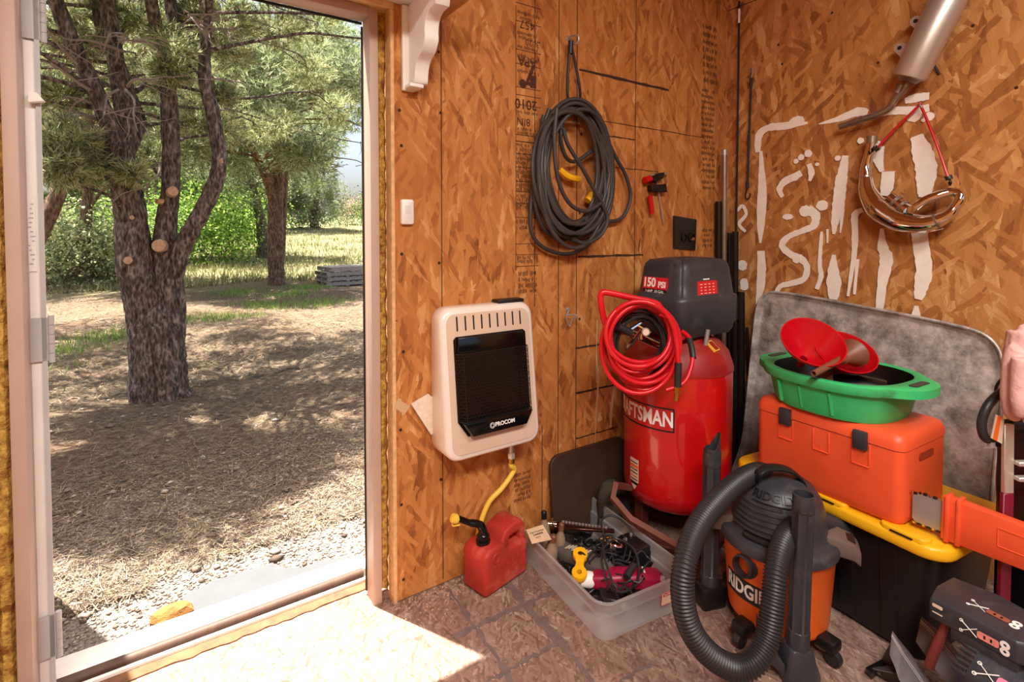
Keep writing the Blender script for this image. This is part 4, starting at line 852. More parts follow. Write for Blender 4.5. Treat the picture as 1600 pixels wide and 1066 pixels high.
b = MB(X2); b.prism(rr(bw-.003, bd-.003, .03, 5), bh-.0535, bh-.0475); b.build('seam_gasket', [M['lblack']], t)
for y in (.125, -.125):
    b = MB(X2); b.box((-bw/2-.006, y, bh-.046), (.016, .042, .06)); la = b.build('latch', [M['blackd']], t, .004, 2)
for y in (.125, 0, -.125):
    b = MB(X2); yy0, yy1 = y-.026, y+.026; b.loft([[Vector((-bw/2-.0005, yy0, z0)), Vector((-bw/2-.0005, yy1, z0)), Vector((-bw/2+d, yy1-.004, z0)), Vector((-bw/2+d, yy0+.004, z0))] for z0, d in ((bh-.13, .001), (bh-.06, .001))]); 
    for s in (yy0, yy1): b.box((-bw/2-.001, s, bh-.092), (.005, .004, .072))
    b.box((-bw/2-.001, y, bh-.128), (.006, .052, .004)); b.build('latch_recess', [M['orange']], t, .001, 1)
b = MB(X2); b.prism(rr(.10, .024, .011, 4), 0, .002, 0, Matrix.Translation((.0, -bd/2-.0005, bh-.085)) @ Matrix.Rotation(R_(90), 4, 'X')); b.build('side_grip', [P('orange_recess', (150, 44, 22), .6)], t)
PZ = TH+.004+bh+.001; X3 = TR(-.690, -.862, PZ, -4)
t = thing('drain_pan', 'green plastic oil drain pan sitting on the orange toolbox', 'pan', (-.69, -.845, PZ))
def er(a, c_, z, e=2.6, n=56, tip=0., sl=0.):
    o = []
    for k in range(n):
        th = 6.283185*k/n; cs, sn = math.cos(th), math.sin(th); x = a*abs(cs)**(2/e)*(1 if cs > 0 else -1); y = c_*abs(sn)**(2/e)*(1 if sn > 0 else -1)
        y += tip*max(0, (abs(sn)-.86)/.14)*(1 if sn > 0 else -1); o.append(Vector((x, y, z+sl*x)))
    return o
b = MB(X3); b.loft([er(.172, .182, .002), er(.182, .192, .0), er(.19, .2, .02), er(.205, .216, .094), er(.218, .232, .096, tip=.01), er(.222, .236, .10, tip=.05), er(.222, .236, .126, tip=.05), er(.216, .23, .130, tip=.045), er(.198, .206, .130), er(.194, .202, .126)], caps=(True, False))
pan = b.build('pan_body', [M['green']], t, ang=50)
b = MB(X3); b.loft([er(.196, .204, .128), er(.178, .186, .022), er(.17, .178, .012)], caps=(False, True)); b.build('pan_inside', [M['oil']], t, ang=60)
b = MB(X3)
for s in (-1, 1): b.prism(rr(.10, .026, .012, 4, 0, s*.242), .1302, .132, 0)
b.build('grip_slot', [M['oil']], t)
b = MB(X3)
for y in (.11, .03, -.07): b.tube([(-.183+y*y*.7, y, .012), (-.203+y*y*.7, y, .09)], .007, 8)
b.build('rib', [M['green']], t)
t = thing('oil_jug', 'dark cap and jug lying inside the green drain pan', 'jug', tuple(X3 @ Vector((-.05, -.05, .03))))
b = MB(X3); b.tube([(-.07, .02, .06), (-.02, -.05, .075), (.02, -.14, .07)], [.045, .05, .045], 18); b.build('jug_body', [M['oil']], t, .006, 2)
b = MB(X3); b.lathe([(.02, 0), (.02, .02), (.016, .022)], 18, 0, Matrix.Translation((-.085, .0, .10)) @ Matrix.Rotation(R_(-30), 4, 'Y')); b.build('jug_cap', [M['tan']], t)
def funnel(name, label, px, py, d, nrm, R, mat, spout=.09):
    c = dp(px, py, d); n = Vector(nrm).normalized(); t = thing(name, label, 'funnel', tuple(c)); T = Matrix.Translation(c) @ n.to_track_quat('Z', 'Y').to_matrix().to_4x4()
    b = MB(T); b.lathe([(.012, -R*1.05), (.016, -R*1.0), (R*.90, -.022), (R*.96, -.006), (R, -.004), (R, 0), (R*.97, 0), (R*.93, -.006), (R*.87, -.026), (.012, -R*.98)], 40, 0, None, (False, False)); b.build('cone', [mat], t, ang=50)
    b = MB(T); b.lathe([(.014, -R*.98), (.011, -R*.98-spout), (.008, -R*.98-spout), (.010, -R*.98)], 16, 0, None, (False, False)); b.build('spout', [mat], t); return t
funnel('funnel', 'large empty red funnel tilted open on the end of the green pan', 1271, 533, 1.80, (-.44, -.56, .82), .104, M['redpl'], .04)
funnel('funnel', 'deep red funnel behind, holding a brown spout, in the green pan', 1322, 549, 1.84, (-.34, -.46, .85), .10, M['redpl'], .02)
c = dp(1318, 560, 1.79); e = dp(1271, 584, 1.70); t = thing('spout_funnel', 'small brown funnel with narrow spout lying across the red funnels', 'funnel', tuple(c)); ax = (e-c).normalized()
T = Matrix.Translation(c) @ ax.to_track_quat('Z', 'Y').to_matrix().to_4x4(); L = (e-c).length
b = MB(T); b.lathe([(.050, -.066), (.044, -.062), (.018, -.002), (.02, .0), (.019, .008), (.0115, .012)], 26, 0, None, (False, False)); b.build('cone', [M['tan']], t, ang=50)
b = MB(T); b.lathe([(.0125, .008), (.010, L), (.0075, L), (.009, .01)], 16, 0, None, (False, False)); b.build('spout', [M['tan']], t)
# ---- galvanised tray leaning on the side wall
tp_, tn = (-.31, 0, 0), (1, 0, -.125)
t = thing('metal_tray', 'large galvanised metal tray leaning on the side wall behind the toolbox', 'tray', (-.3, -.68, 0))
out = [plane(x, y, tp_, tn) for x, y in ((1162, 690), (1168, 640), (1174, 580), (1180, 520), (1183, 492), (1188, 472), (1197, 461), (1212, 457), (1260, 463), (1330, 476), (1420, 493), (1500, 510), (1535, 521), (1556, 537), (1567, 560), (1570, 590), (1566, 640), (1556, 730), (1546, 820))]
out += [Vector((-.31+.125*.05, -1.13, .05)), Vector((-.31+.125*.006, -1.10, .006)), Vector((-.31+.125*.006, -.22, .006)), Vector((-.31+.125*.05, -.19, .05))]
nv = Vector(tn).normalized(); cen = sum(out, Vector())/len(out); ins = [p+(cen-p).normalized()*.03 for p in out]; sm2 = out
b = MB(); k = len(out)
b.loft([[p-nv*.012 for p in out], [p-nv*.012+(cen-p).normalized()*.006 for p in out], [p+(cen-p).normalized()*.022 for p in out], [p+(cen-p).normalized()*.035+nv*.0 for p in out]], caps=(False, True)); b.build('sheet', [M['galv']], t, ang=50)
b = MB(); b.tube([p-nv*.013 for p in smooth(out, 3, True)], .0065, 8, closed=True); b.build('rolled_rim', [M['galv']], t)
# ---- chainsaw bar in orange scabbard
t = thing('chainsaw', 'chainsaw bar pushed into an orange scabbard beside the toolbox', 'chainsaw', (-.82, -1.4, TH+.006))
zb = TH+.012
b = MB(); b.prism([(-1.130, zb+.018), (-1.130, zb+.088), (-1.14, zb+.097), (-1.30, zb+.10), (-1.30, zb+.005), (-1.14, zb+.009)], -.822, -.816, 0, Matrix(((0, 0, 1, 0), (1, 0, 0, 0), (0, 1, 0, 0), (0, 0, 0, 1)))); bar = b.build('guide_bar', [M['steel']], t)
b = MB()
for i in range(13): b.box((-.819, -1.135-.012*i, zb+.006), (.008, .006+.003*(i % 2), .006), i % 2)
b.build('saw_chain', [M['chrome'], M['black']], bar); b = MB()
for i in range(13): b.box((-.819, -1.125-.012*i, zb+.102-.006*(i < 2)), (.008, .006+.003*(i % 2), .006), i % 2)
b.build('saw_chain', [M['chrome'], M['black']], bar)
b = MB(); YZ = Matrix(((0, 0, 1, 0), (1, 0, 0, 0), (0, 1, 0, 0), (0, 0, 0, 1)))
b.prism([(-1.203, zb-.006), (-1.207, zb+.122), (-1.80, zb+.092), (-1.80, zb-.006)], -.836, -.802, 0, YZ)
for y in (-1.212, -1.238): b.prism([(y, zb-.010), (y-.002, zb+.127), (y-.014, zb+.126), (y-.012, zb-.010)], -.842, -.796, 0, YZ)
sc = b.build('scabbard', [M['orange']], t, .004, 2); b = MB()
for q in (((-1.33, zb+.035), (-1.33, zb+.085)), ((-1.33, zb+.085), (-1.75, zb+.068)), ((-1.33, zb+.035), (-1.75, zb+.02))):
    (a0, a1), (c0, c1) = q; b.tube([(-.8365, a0, a1), (-.8365, c0, c1)], .0016, 5)
for k in range(3): b.box((-.8368, -1.43-k*.012, zb+.048-k*.003), (.002, .008, .01))
b.build('moulded_panel', [M['orange']], sc)
b = MB(); b.box((-.82, -1.87, zb+.06), (.16, .16, .18)); b.tube(smooth([(-.74, -1.84, zb+.15), (-.74, -1.86, zb+.24), (-.90, -1.86, zb+.24), (-.90, -1.84, zb+.15)], 5), .012, 8); b.build('engine', [M['orange']], t, .015, 3)
# ---- upright black tool with silver bar, hose loop and label at the frame's right edge
t = thing('upright_machine', 'black upright machine with silver flat bar and warning label by the metal tray', 'machine', (-.74, -1.36, 0))
u0, u1, u2 = dp(1578, 800, 1.45), dp(1578, 664, 1.44), dp(1576, 655, 1.44); ax = (u1-u0).normalized(); rtv = Vector((.83, -.56, 0))
def flat(p, q, w, th): 
    d = Vector((.56, .83, 0)); return [[c-rtv*w/2, c+rtv*w/2, c+rtv*w/2+d*th, c-rtv*w/2+d*th] for c in (p, q)]
b = MB(); b.loft(flat(dp(1577, 772, 1.45), u1, .028, .012)); b.build('upright_bar', [M['alu']], t, .002, 1)
b = MB(); b.loft(flat(Vector((u0.x-.02, u0.y, .002)), dp(1577, 772, 1.45), .03, .014)); b.build('lower_bar', [M['maroon']], t, .002, 1)
ctr0 = dp(1622, 760, 1.52); b = MB(); b.box((ctr0.x, ctr0.y, .37), (.10, .16, .736), T=Matrix.Rotation(R_(-34), 4, 'Z')); b.box(dp(1600, 663, 1.46), (.09, .03, .026), T=Matrix.Rotation(R_(-34), 4, 'Z')); b.build('housing', [M['black']], t, .008, 2)
b = MB()
for y in (724, 748): b.box(dp(1606, y, 1.44), (.065, .02, .012), T=Matrix.Rotation(R_(-34), 4, 'Z'))
b.build('cross_bar', [M['alu']], t, .002, 1)
b = MB(); b.tube(smooth([dp(1590, 600, 1.5), dp(1568, 611, 1.48), dp(1545, 632, 1.46), dp(1534, 660, 1.46), dp(1538, 683, 1.46), dp(1552, 690, 1.47), dp(1566, 700, 1.48), dp(1564, 760, 1.5), dp(1570, 830, 1.52)], 7), .0115, 12); b.tube(smooth([dp(1590, 570, 1.52), dp(1562, 596, 1.52), dp(1556, 612, 1.52), dp(1566, 618, 1.5)], 5), .004, 7); b.build('hose', [M['rubber']], t)
b = MB(); q4 = [dp(1557, 648, 1.44), dp(1569, 654, 1.44), dp(1566, 694, 1.44), dp(1549, 685, 1.44)]; dv = Vector((.56, .83, 0)); b.loft([q4, [p+dv*.003 for p in q4]]); q5 = [q4[0].lerp(q4[1], .15)-dv*.001, q4[0].lerp(q4[1], .6)-dv*.001, q4[3].lerp(q4[2], .5)-dv*.001, q4[3].lerp(q4[2], .1)-dv*.001]; b.loft([q5, [p+dv*.0005 for p in q5]], 1)
b.build('warning_label', [M['label'], M['lorange']], t)
b = MB(); b.box(dp(1546, 699, 1.45), (.034, .004, .004), T=Matrix.Rotation(R_(-34), 4, 'Z')); b.tube([dp(1549, 697, 1.46), dp(1549, 690, 1.46)], .009, 10); b.build('hose_clip', [M['steel']], t)
# ---- glove
t = thing('work_glove', 'pale pink leather work glove draped over the upright machine', 'glove', tuple(dp(1592, 655, 1.42)))
b = MB(); gd = 1.42
def gt(pts, rs): b.tube(smooth([dp(x, y, d) for x, y, d in pts], 5), [rs[min(int(i/5), len(rs)-1)]*(1-(i % 5)/5)+rs[min(int(i/5)+1, len(rs)-1)]*((i % 5)/5) for i in range(5*(len(pts)-1)+1)], 14)
gt([(1610, 520, gd), (1606, 560, gd), (1604, 600, gd), (1602, 632, gd)], [.048, .052, .052, .04])
gt([(1592, 545, gd-.02), (1583, 556, gd-.01), (1579, 590, gd-.01), (1577, 622, gd-.01), (1581, 646, gd-.01), (1588, 652, gd)], [.020, .0215, .0205, .0195, .0175, .012])
gt([(1596, 560, gd-.05), (1594, 600, gd-.05), (1593, 630, gd-.05), (1594, 650, gd-.045)], [.021, .021, .02, .014])
gt([(1612, 560, gd-.05), (1611, 600, gd-.055), (1610, 640, gd-.05), (1609, 662, gd-.045)], [.02, .02, .019, .013])
gt([(1626, 560, gd-.04), (1627, 600, gd-.045), (1626, 640, gd-.04)], [.019, .019, .014])
gt([(1600, 545, gd), (1604, 520, gd), (1600, 508, gd)], [.034, .022, .012])
go = b.build('leather', [M['pink']], t); md = go.modifiers.new('r', 'REMESH'); md.mode = 'VOXEL'; md.voxel_size = .0045; md.use_smooth_shade = True; m2 = go.modifiers.new('s', 'SMOOTH'); m2.factor = .5; m2.iterations = 3
# ---- shop vacuum
VX, VY, VR = -1.044, -.836, .165; vc = (VX, VY); V0 = Z(VX, VY, 0)
t = thing('shop_vacuum', 'orange wet and dry vacuum with black lid and ribbed hose on the floor', 'vacuum', (VX, VY, 0))
b = MB(); b.lathe([(.05, .050), (.135, .052), (.147, .063), (.150, .075), (VR, .288), (VR+.004, .293), (VR+.004, .30)], 56, 0, V0); drum = b.build('drum', [M['orangev']], t, ang=50)
b = MB(); b.lathe([(VR+.004, .296), (VR+.011, .298), (VR+.012, .318), (VR+.004, .332), (.150, .336), (.142, .343), (.141, .37), (.136, .41), (.124, .45), (.102, .483), (.068, .503), (.02, .51)], 56, 0, V0); lid = b.build('motor_lid', [M['blackd']], t, ang=50)
b = MB(); wrap_text(b, 'RIDGID', .060, vc, .1600, 174, .172, 1, .0016, .80); wrap_patch(b, vc, .1582, 143, 204, .140, .204, th=.0008, m=0, n=24); b.build('brand_label', [M['lblack'], M['lwhite']], drum)
pa = R_(176); po = Vector((VX+.152*math.cos(pa), VY+.152*math.sin(pa), .256)); b = MB(); T = Matrix.Translation(po) @ Vector((math.cos(pa), math.sin(pa), .12)).to_track_quat('Z', 'Y').to_matrix().to_4x4()
b.lathe([(.038, -.02), (.038, .012), (.033, .014), (.033, .034), (.028, .036), (.027, -.005), (.004, -.006)], 30, 0, T, (True, True)); b.build('blower_port', [M['rubber']], t, ang=50)
b = MB()
for k in range(6):
    z = .362+k*.0165; rr0 = .1415-.0165*(k/5)**1.7
    wrap_patch(b, vc, rr0-.004, 150+k*1.5, 222-k*1.5, z, z+.0065, th=.0115, n=14)
b.build('vent_louvre', [M['blackd']], lid)
b = MB(); wrap_patch(b, vc, .139, 168, 208, .338, .356, th=.016, n=12); b.build('front_catch', [M['black']], lid, .003, 2)
b = MB(); a_ = R_(200); vs, fs = text_tris('RIDGID', .036, 'CENTER', .0006, .003); b.add([Vector((VX+(.1105-v.y*.62+v.z*.7)*math.cos(a_+v.x/.11), VY+(.1105-v.y*.62+v.z*.7)*math.sin(a_+v.x/.11), .4735+v.y*.78+v.z*.6)) for v in vs], fs, 0, False); b.tube([Vector((VX+.1235*math.cos(R_(q_)), VY+.1235*math.sin(R_(q_)), .4555)) for q_ in range(172, 230, 3)], .0022, 5); b.build('embossing', [M['black']], lid)
b = MB(); hpts = [dp(1181, 752, 1.66), dp(1186, 738, 1.66), dp(1205, 731, 1.68), dp(1232, 735, 1.69), dp(1252, 750, 1.69), dp(1260, 772, 1.68), dp(1262, 790, 1.66)]
sp_ = smooth(hpts, 6); b.loft([[p+(dp(900, 700, 1)-dp(880, 700, 1)).normalized()*0+Vector((.56, .83, 0))*a+Vector((0, 0, 1))*c for a, c in ((-.016, -.006), (.016, -.006), (.02, .002), (.012, .009), (-.012, .009), (-.02, .002))] for p in sp_]); b.build('carry_handle', [M['black']], t, ang=60)
for a in (300, 120):
    a = R_(a); e = Vector((math.cos(a), math.sin(a), 0)); s = Vector((-e.y, e.x, 0)); b = MB(); c = Vector((VX, VY, 0))+e*(VR+.004)
    b.loft([[c+e*q-s*w+Vector((0, 0, z)), c+e*q+s*w+Vector((0, 0, z)), c+e*q+s*w+Vector((0, 0, z+h)), c+e*q-s*w+Vector((0, 0, z+h))] for q, w, z, h in ((-.05, .04, .31, .05), (.0, .045, .302, .055), (.04, .042, .296, .05), (.058, .038, .28, .045))]); la = b.build('latch', [P('grey_brown_plastic', (104, 86, 78), .5, var=.2)], t, .006, 2)
    b = MB(); b.box(c+e*.032+Vector((0, 0, .347)), (.022, .05, .008), T=Matrix.Rotation(a, 4, 'Z')); b.build('latch_slot', [M['lblack']], la)
for a in (75, 165, 255, 345):
    q = R_(a+10); e = Vector((math.cos(q), math.sin(q), 0)); c = Vector((VX, VY, 0))+e*.15
    b = MB(); b.box(c+e*.012+Vector((0, 0, .062)), (.07, .05, .035), T=Matrix.Rotation(q, 4, 'Z')); ft = b.build('caster_foot', [M['black']], t, .008, 2)
    b = MB(); b.lathe([(.006, -.011), (.022, -.011), (.024, 0), (.022, .011), (.006, .011)], 18, 0, Matrix.Translation(c+e*.035+Vector((0, 0, .0245))) @ Matrix.Rotation(q, 4, 'Z') @ Matrix.Rotation(R_(90), 4, 'X')); b.build('caster_wheel', [M['rubber']], ft)
# ribbed hose
hz = [(1212, 748, 1.80), (1186, 738, 1.74), (1155, 752, 1.66), (1118, 786, 1.56), (1088, 828, 1.48), (1070, 880, 1.42), (1067, 935, 1.40), (1080, 985, 1.39), (1110, 1024, 1.39), (1148, 1044, 1.395), (1180, 1034, 1.40), (1200, 995, 1.42), (1208, 940, 1.44), (1214, 885, 1.47), (1228, 840, 1.54), (1252, 818, 1.62), (1285, 816, 1.70), (1318, 832, 1.76), (1336, 866, 1.80), (1338, 900, 1.82), (1322, 930, 1.84)]
hp = smooth([dp(*q) for q in hz], 24); b = MB(); ds = [0]
for i in range(1, len(hp)): ds.append(ds[-1]+(hp[i]-hp[i-1]).length)
N = int(ds[-1]/.0022); ps = []; j = 0
for i in range(N+1):
    d = ds[-1]*i/N
    while j < len(ds)-2 and ds[j+1] < d: j += 1
    f = (d-ds[j])/max(1e-9, ds[j+1]-ds[j]); ps.append(hp[j].lerp(hp[j+1], f))
b.tube(ps, [.0292+(.0030 if (i % 4) in (1, 2) else -.0012) for i in range(len(ps))], 18); b.build('hose', [M['rubber']], t, ang=80)
b = MB(); b.tube([dp(1224, 752, 1.82), dp(1204, 744, 1.78)], .034, 18); b.build('hose_cuff', [M['black']], t)
def wand(name, label, top, bot, d0, d1, r, cut):
    a, c = dp(top[0], top[1], d0), dp(bot[0], bot[1], d1); t = thing(name, label, 'wand', (c.x, c.y, 0)); ax = (a-c).normalized(); n = 28
    def ring(p, rr2, flute): return [p+_rt*(rr2*(1+(.10 if flute and k % 4 < 2 else 0))*math.cos(6.283*k/n))+Vector((.56, .83, 0))*(rr2*(1+(.10 if flute and k % 4 < 2 else 0))*math.sin(6.283*k/n)) for k in range(n)]
    b = MB(); b.loft([ring(c+ax*.03, r*1.15, 0), ring(c+ax*.09, r*1.15, 0), ring(c+ax*.092, r, 1), ring(a-ax*.05, r*.97, 1), ring(a-ax*.048, r*1.1, 0), ring(a, r*1.1, 0), ring(a, r*.93, 0), ring(a-ax*.05, r*.9, 0)], caps=(True, False)); tb = b.build('tube', [M['blackd']], t, ang=35)
    return t, a, c, ax
t, a, c, ax = wand('extension_wand', 'black wand with cut tip standing behind the vacuum hose', (1113, 705), (1108, 935), 1.83, 1.84, .0275, True)
b = MB(); n = 20
def wr(z, q, sh): return [a+ax*(z+sh*max(0, math.cos(6.283*k/n)))+_rt*(.0265*q*math.cos(6.283*k/n))+Vector((.56, .83, 0))*(.0265*q*math.sin(6.283*k/n)) for k in range(n)]
b.loft([wr(-.03, 1.02, 0), wr(.0, 1.04, .0), wr(.012, 1.0, .055), wr(.012, .9, .053), wr(-.02, .88, 0)], caps=(False, False)); b.build('angled_tip', [M['blackd']], t)
b = MB(); cb_ = Vector((c.x, c.y, .03)); b.box(cb_+Vector((0, 0, .01)), (.09, .075, .075), T=Matrix.Rotation(R_(-20), 4, 'Z')); b.box((cb_.x+.07, cb_.y-.04, .055), (.10, .05, .04), T=Matrix.Rotation(R_(-28), 4, 'Z')); b.build('holder', [M['black']], t, .01, 2)
t, a, c, ax = wand('extension_wand', 'tall black fluted wand standing in front of the orange drum', (1256, 772), (1246, 1028), 1.50, 1.535, .0265, False)
b = MB(); cb_ = Vector((c.x, c.y, 0)); Tq = TR(c.x, c.y, 0, -34)
b.loft([[Tq @ Vector((x*sx+ox, y*sy, z)) for x, y in rr(.105, .085, .02, 4)] for z, sx, sy, ox in ((.001, 1, 1, 0), (.03, 1, 1, 0), (.06, .8, .85, .0), (.10, .62, .75, .0))])
b.loft([[Tq @ Vector((x, y, z)) for x, y, z in q] for q in ([(-.05, -.03, .02), (-.05, .03, .02), (-.05, .03, .06), (-.05, -.03, .06)], [(-.10, .0, .06), (-.09, .05, .06), (-.09, .05, .13), (-.10, .0, .12)], [(-.105, .03, .10), (-.09, .07, .10), (-.09, .07, .15), (-.105, .03, .15)])]); b.build('floor_foot', [M['blackd']], t, .006, 2)
# ---- black plastic housing with stickers
t = thing('plastic_housing', 'dirty black plastic housing with pink and white stickers by the orange scabbard', 'housing', (-1.0, -1.31, 0))
zt = .36; top = [fl(1452, 932, zt), fl(1462, 914, zt), fl(1488, 900, zt), fl(1560, 928, zt), fl(1640, 972, zt), fl(1618, 1010, zt), fl(1590, 1004, zt), fl(1520, 966, zt)]
cen = sum(top, Vector())/len(top)
b = MB(); b.loft([[Vector((cen.x+(p.x-cen.x)*s, cen.y+(p.y-cen.y)*s, z)) for p in top] for s, z in ((.96, zt-.055), (1, zt-.05), (1, zt-.008), (.96, zt))]); cov = b.build('top_cover', [M['blackd']], t, .004, 2)
A, D = fl(1484, 948, zt), fl(1590, 1004, zt); dx = (D-A).normalized(); nf = Vector((0, 0, 1)).cross(dx).normalized()
if nf.dot(CAM-A) < 0: nf = -nf
b = MB(); b.loft([[A+nf*o0+Vector((0, 0, z-zt)), D+nf*o0+Vector((0, 0, z-zt)), D-nf*.07+Vector((0, 0, z-zt)), A-nf*.07+Vector((0, 0, z-zt))] for z, o0 in ((zt-.02, -.004), (zt-.085, -.006))]); b.build('front_panel', [M['blackd']], t, .004, 2)
b = MB(); A2, D2 = A+dx*.055+Vector((0, 0, -.075)), D+dx*.07+Vector((0, 0, -.075)); b.loft([[A2+nf*o0+Vector((0, 0, dz)), D2+nf*o0+Vector((0, 0, dz)), D2-nf*.08+Vector((0, 0, dz)), A2-nf*.08+Vector((0, 0, dz))] for dz, o0 in ((.0, -.01), (-.03, .05), (-.05, .055), (-.26, .03))])
for k in range(6): b.box(A2+nf*(-.005+k*.011)-dx*.012+Vector((0, 0, -.004-k*.0075)), (.035, .006, .010), T=frame((0, 0, 0), dx, nf))
b.build('lower_panel', [M['blackd']], t, .004, 2)
def sticker(p, r, u, s, pk):
    b = MB(); T = frame(p, r, u)
    b.prism(rr(.040*s, .017*s, .005*s, 3, .004*s, 0), 0, .0006, 0, T)
    for x in (-.006, .006): b.prism(rr(.004*s, .008*s, .001, 2, x*s+.004*s, 0), .0006, .0009, 2, T)
    for x in (.034, ):
        for y in (.0075, -.0075): b.lathe([(.003*s, 0), (.0088*s, 0), (.0088*s, .0007+.0003*(y > 0)), (.003*s, .0007+.0003*(y > 0)), (.003*s, 0)], 16, 1, T @ Z(x*s, y*s, 0), (False, False))
    for (x0_, y0_, x1_, y1_) in ((-.046, -.012, -.016, .010), (-.046, .012, -.016, -.010)): b.tube([T @ Vector((x0_*s, y0_*s, .0004)), T @ Vector((x1_*s, y1_*s, .0004))], .0010*s, 5, 1)
    for y in (.012, -.012): b.tube([T @ Vector((-.046*s+.003*s*math.cos(6.28*k/10), y*s+.003*s*math.sin(6.28*k/10), .0004)) for k in range(10)], .0009*s, 5, 1, closed=True)
    return b.build('sticker', [pk, M['lwhite'], M['lblack']], t)
sticker(A+(D-A)*.56+nf*.0012+Vector((0, 0, -.030)), dx, (0, 0, 1), 1.05, M['lpink'])
sticker(A2+(D2-A2)*.50+nf*.0335+Vector((0, 0, -.0195+.0012)), dx, nf*-.06+Vector((0, 0, .03)), 1.25, P('bright_pink', (214, 120, 150), .5))
p = fl(1556, 962, zt); sticker(p+Vector((0, 0, .001)), dx, -nf, 1.1, P('faded_sticker', (150, 80, 60), .6))
b = MB(); p = A-dx*.035; T = frame(p+nf*.002+Vector((0, 0, -.02)), dx, (0, 0, 1)); b.prism(rr(.022, .008, .002, 2, .010, .004), 0, .001, 0, T); b.prism(rr(.022, .003, .001, 2, .010, -.014), 0, .001, 0, T); b.build('buckle', [M['label']], t)
b = MB(); b.tube([dp(1478, 972, 1.36), dp(1472, 990, 1.37), dp(1465, 1006, 1.38), dp(1452, 1040, 1.42)], [.008, .010, .012, .012], 10); b.build('red_lever', [P('dull_red', (140, 66, 58), .5)], t)
# ---- grey fender strips lying on the floor
for nm, lb, pts, w, hh in (('plastic_fender', 'long grey folded plastic fender leaning on the black tote', [(1394, 990, 1.50), (1412, 1016, 1.48), (1436, 1050, 1.45), (1462, 1090, 1.42)], .055, .05),
                   ('plastic_fender', 'curved dark fender strip leaning by the red lever of the stickered housing', [(1440, 968, 1.50), (1466, 992, 1.46), (1494, 1026, 1.42), (1530, 1080, 1.38), (1546, 1112, 1.36)], .05, .06)):
    P3 = smooth([dp(*q) for q in pts], 5); t = thing(nm, lb, 'fender', (P3[5].x, P3[5].y, 0)); b = MB(); rings = []
    for i, p in enumerate(P3):
        tn_ = (P3[min(i+1, len(P3)-1)]-P3[max(i-1, 0)]).normalized(); s = Vector((0, 0, 1)).cross(tn_).normalized(); f = .5+.5*min(1, i/6)
        rings.append([p+s*w*.30*f+Vector((0, 0, 0)), p+s*w*.1*f+Vector((0, 0, .006)), p-s*w*.1*f+Vector((0, 0, .004)), p-s*w*.9*f+Vector((0, 0, -min(hh*.96, p.z-.004))), p-s*w*.8*f+Vector((0, 0, -min(hh*.98, p.z-.002))), p-s*w*.05*f, p+s*w*.28*f+Vector((0, 0, -.004))])
    b.loft(rings); fo_ = b.build('fender_shell', [P('grey_fender', (104, 96, 100), .45, var=.15, dirt=(70, 58, 56), dth=.55)], t, ang=40)
    b = MB()
    for o in (.10, .18): b.tube([r[2].lerp(r[3], o)+Vector((0, 0, .001)) for r in rings], .0014, 5)
    b.build('crease_line', [M['grey']], fo_)
t = thing('folded_guard', 'grey and black folded plastic guard at the front of the floor', 'guard', tuple(fl(1395, 1050)))
b = MB(); q = lambda x, y, z: fl(x, y, z)
b.loft([[q(1354, 1044, .03), q(1400, 1038, .05), q(1418, 1056, .06)], [q(1354, 1046, .005), q(1385, 1062, .005), q(1420, 1085, .005)]], caps=(True, True)); b.loft([[q(1392, 1000, .09), q(1404, 1010, .09), q(1418, 1046, .07)], [q(1376, 1030, .0), q(1400, 1044, .0), q(1420, 1066, .0)]]); b.build('folded_sheet', [P('grey_guard', (92, 88, 92), .5, var=.2)], t, .002, 1)
b = MB(); b.loft([[q(1352, 1043, .034), q(1378, 1030, .034), q(1384, 1036, .036), q(1362, 1052, .034)], [q(1352, 1052, .004), q(1378, 1040, .004), q(1384, 1046, .004), q(1362, 1062, .004)]]); b.build('folded_flap', [M['black']], t, .001, 1)
# ================================================================== outdoors
GZ = -.12
SUN = Vector((-.242, .475, 2.02)).normalized()
def gz(x, y):
    return GZ+max(0, y-13.5)*.062+(.035*math.sin(x*1.7+y*.6)+.03*math.sin(y*1.9-x*.8))*min(1, max(0, (y-1.2)/2.5))
def gzv(x, y): return GZ+np.maximum(0, y-13.5)*.062+(.035*np.sin(x*1.7+y*.6)+.03*np.sin(y*1.9-x*.8))*np.clip((y-1.2)/2.5, 0, 1)
def gnd(px, py):
    d = ray(px, py); s = .5
    for _ in range(400):
        s += .05+s*.004; p = CAM+d*s
        if p.z < gz(p.x, p.y): return p
    return CAM+d*40
t = NT('ground'); sep = t.n('ShaderNodeSeparateXYZ'); t.l(t.co, sep.inputs[0])
n1 = t.noise(1.3, 5); n2 = t.noise(22, 6, rough=.75); n3 = t.noise(90, 3)
lit = t.ramp(n2, [(.3, (72, 58, 46)), (.5, (110, 92, 74)), (.7, (160, 140, 114))]); lit = t.mix(t.math('MULTIPLY', t.ramp(n1, [(.5, (0, 0, 0, 1)), (.65, (1, 1, 1, 1))]), .5), lit, (112, 82, 64))
grv = t.ramp(n3, [(.3, (104, 94, 84)), (.5, (138, 128, 116)), (.75, (168, 158, 146))]); grs = t.ramp(n2, [(.3, (96, 98, 60)), (.55, (132, 124, 90)), (.75, (158, 142, 116))])
yy = t.math('ADD', sep.outputs[1], t.math('MULTIPLY', t.math('SUBTRACT', n1, .5), 1.4))
f1 = t.ramp(t.math('DIVIDE', yy, 4.0), [(.22, (0, 0, 0, 1)), (.42, (1, 1, 1, 1))]); f2 = t.ramp(t.math('DIVIDE', yy, 30.), [(.40, (0, 0, 0, 1)), (.52, (1, 1, 1, 1))])
t.set(col=t.mix(f2, t.mix(f1, grv, lit), grs), rough=.95, spec=.1); t.bump(t.math('ADD', n2, t.math('MULTIPLY', n3, .5)), .8, .03)
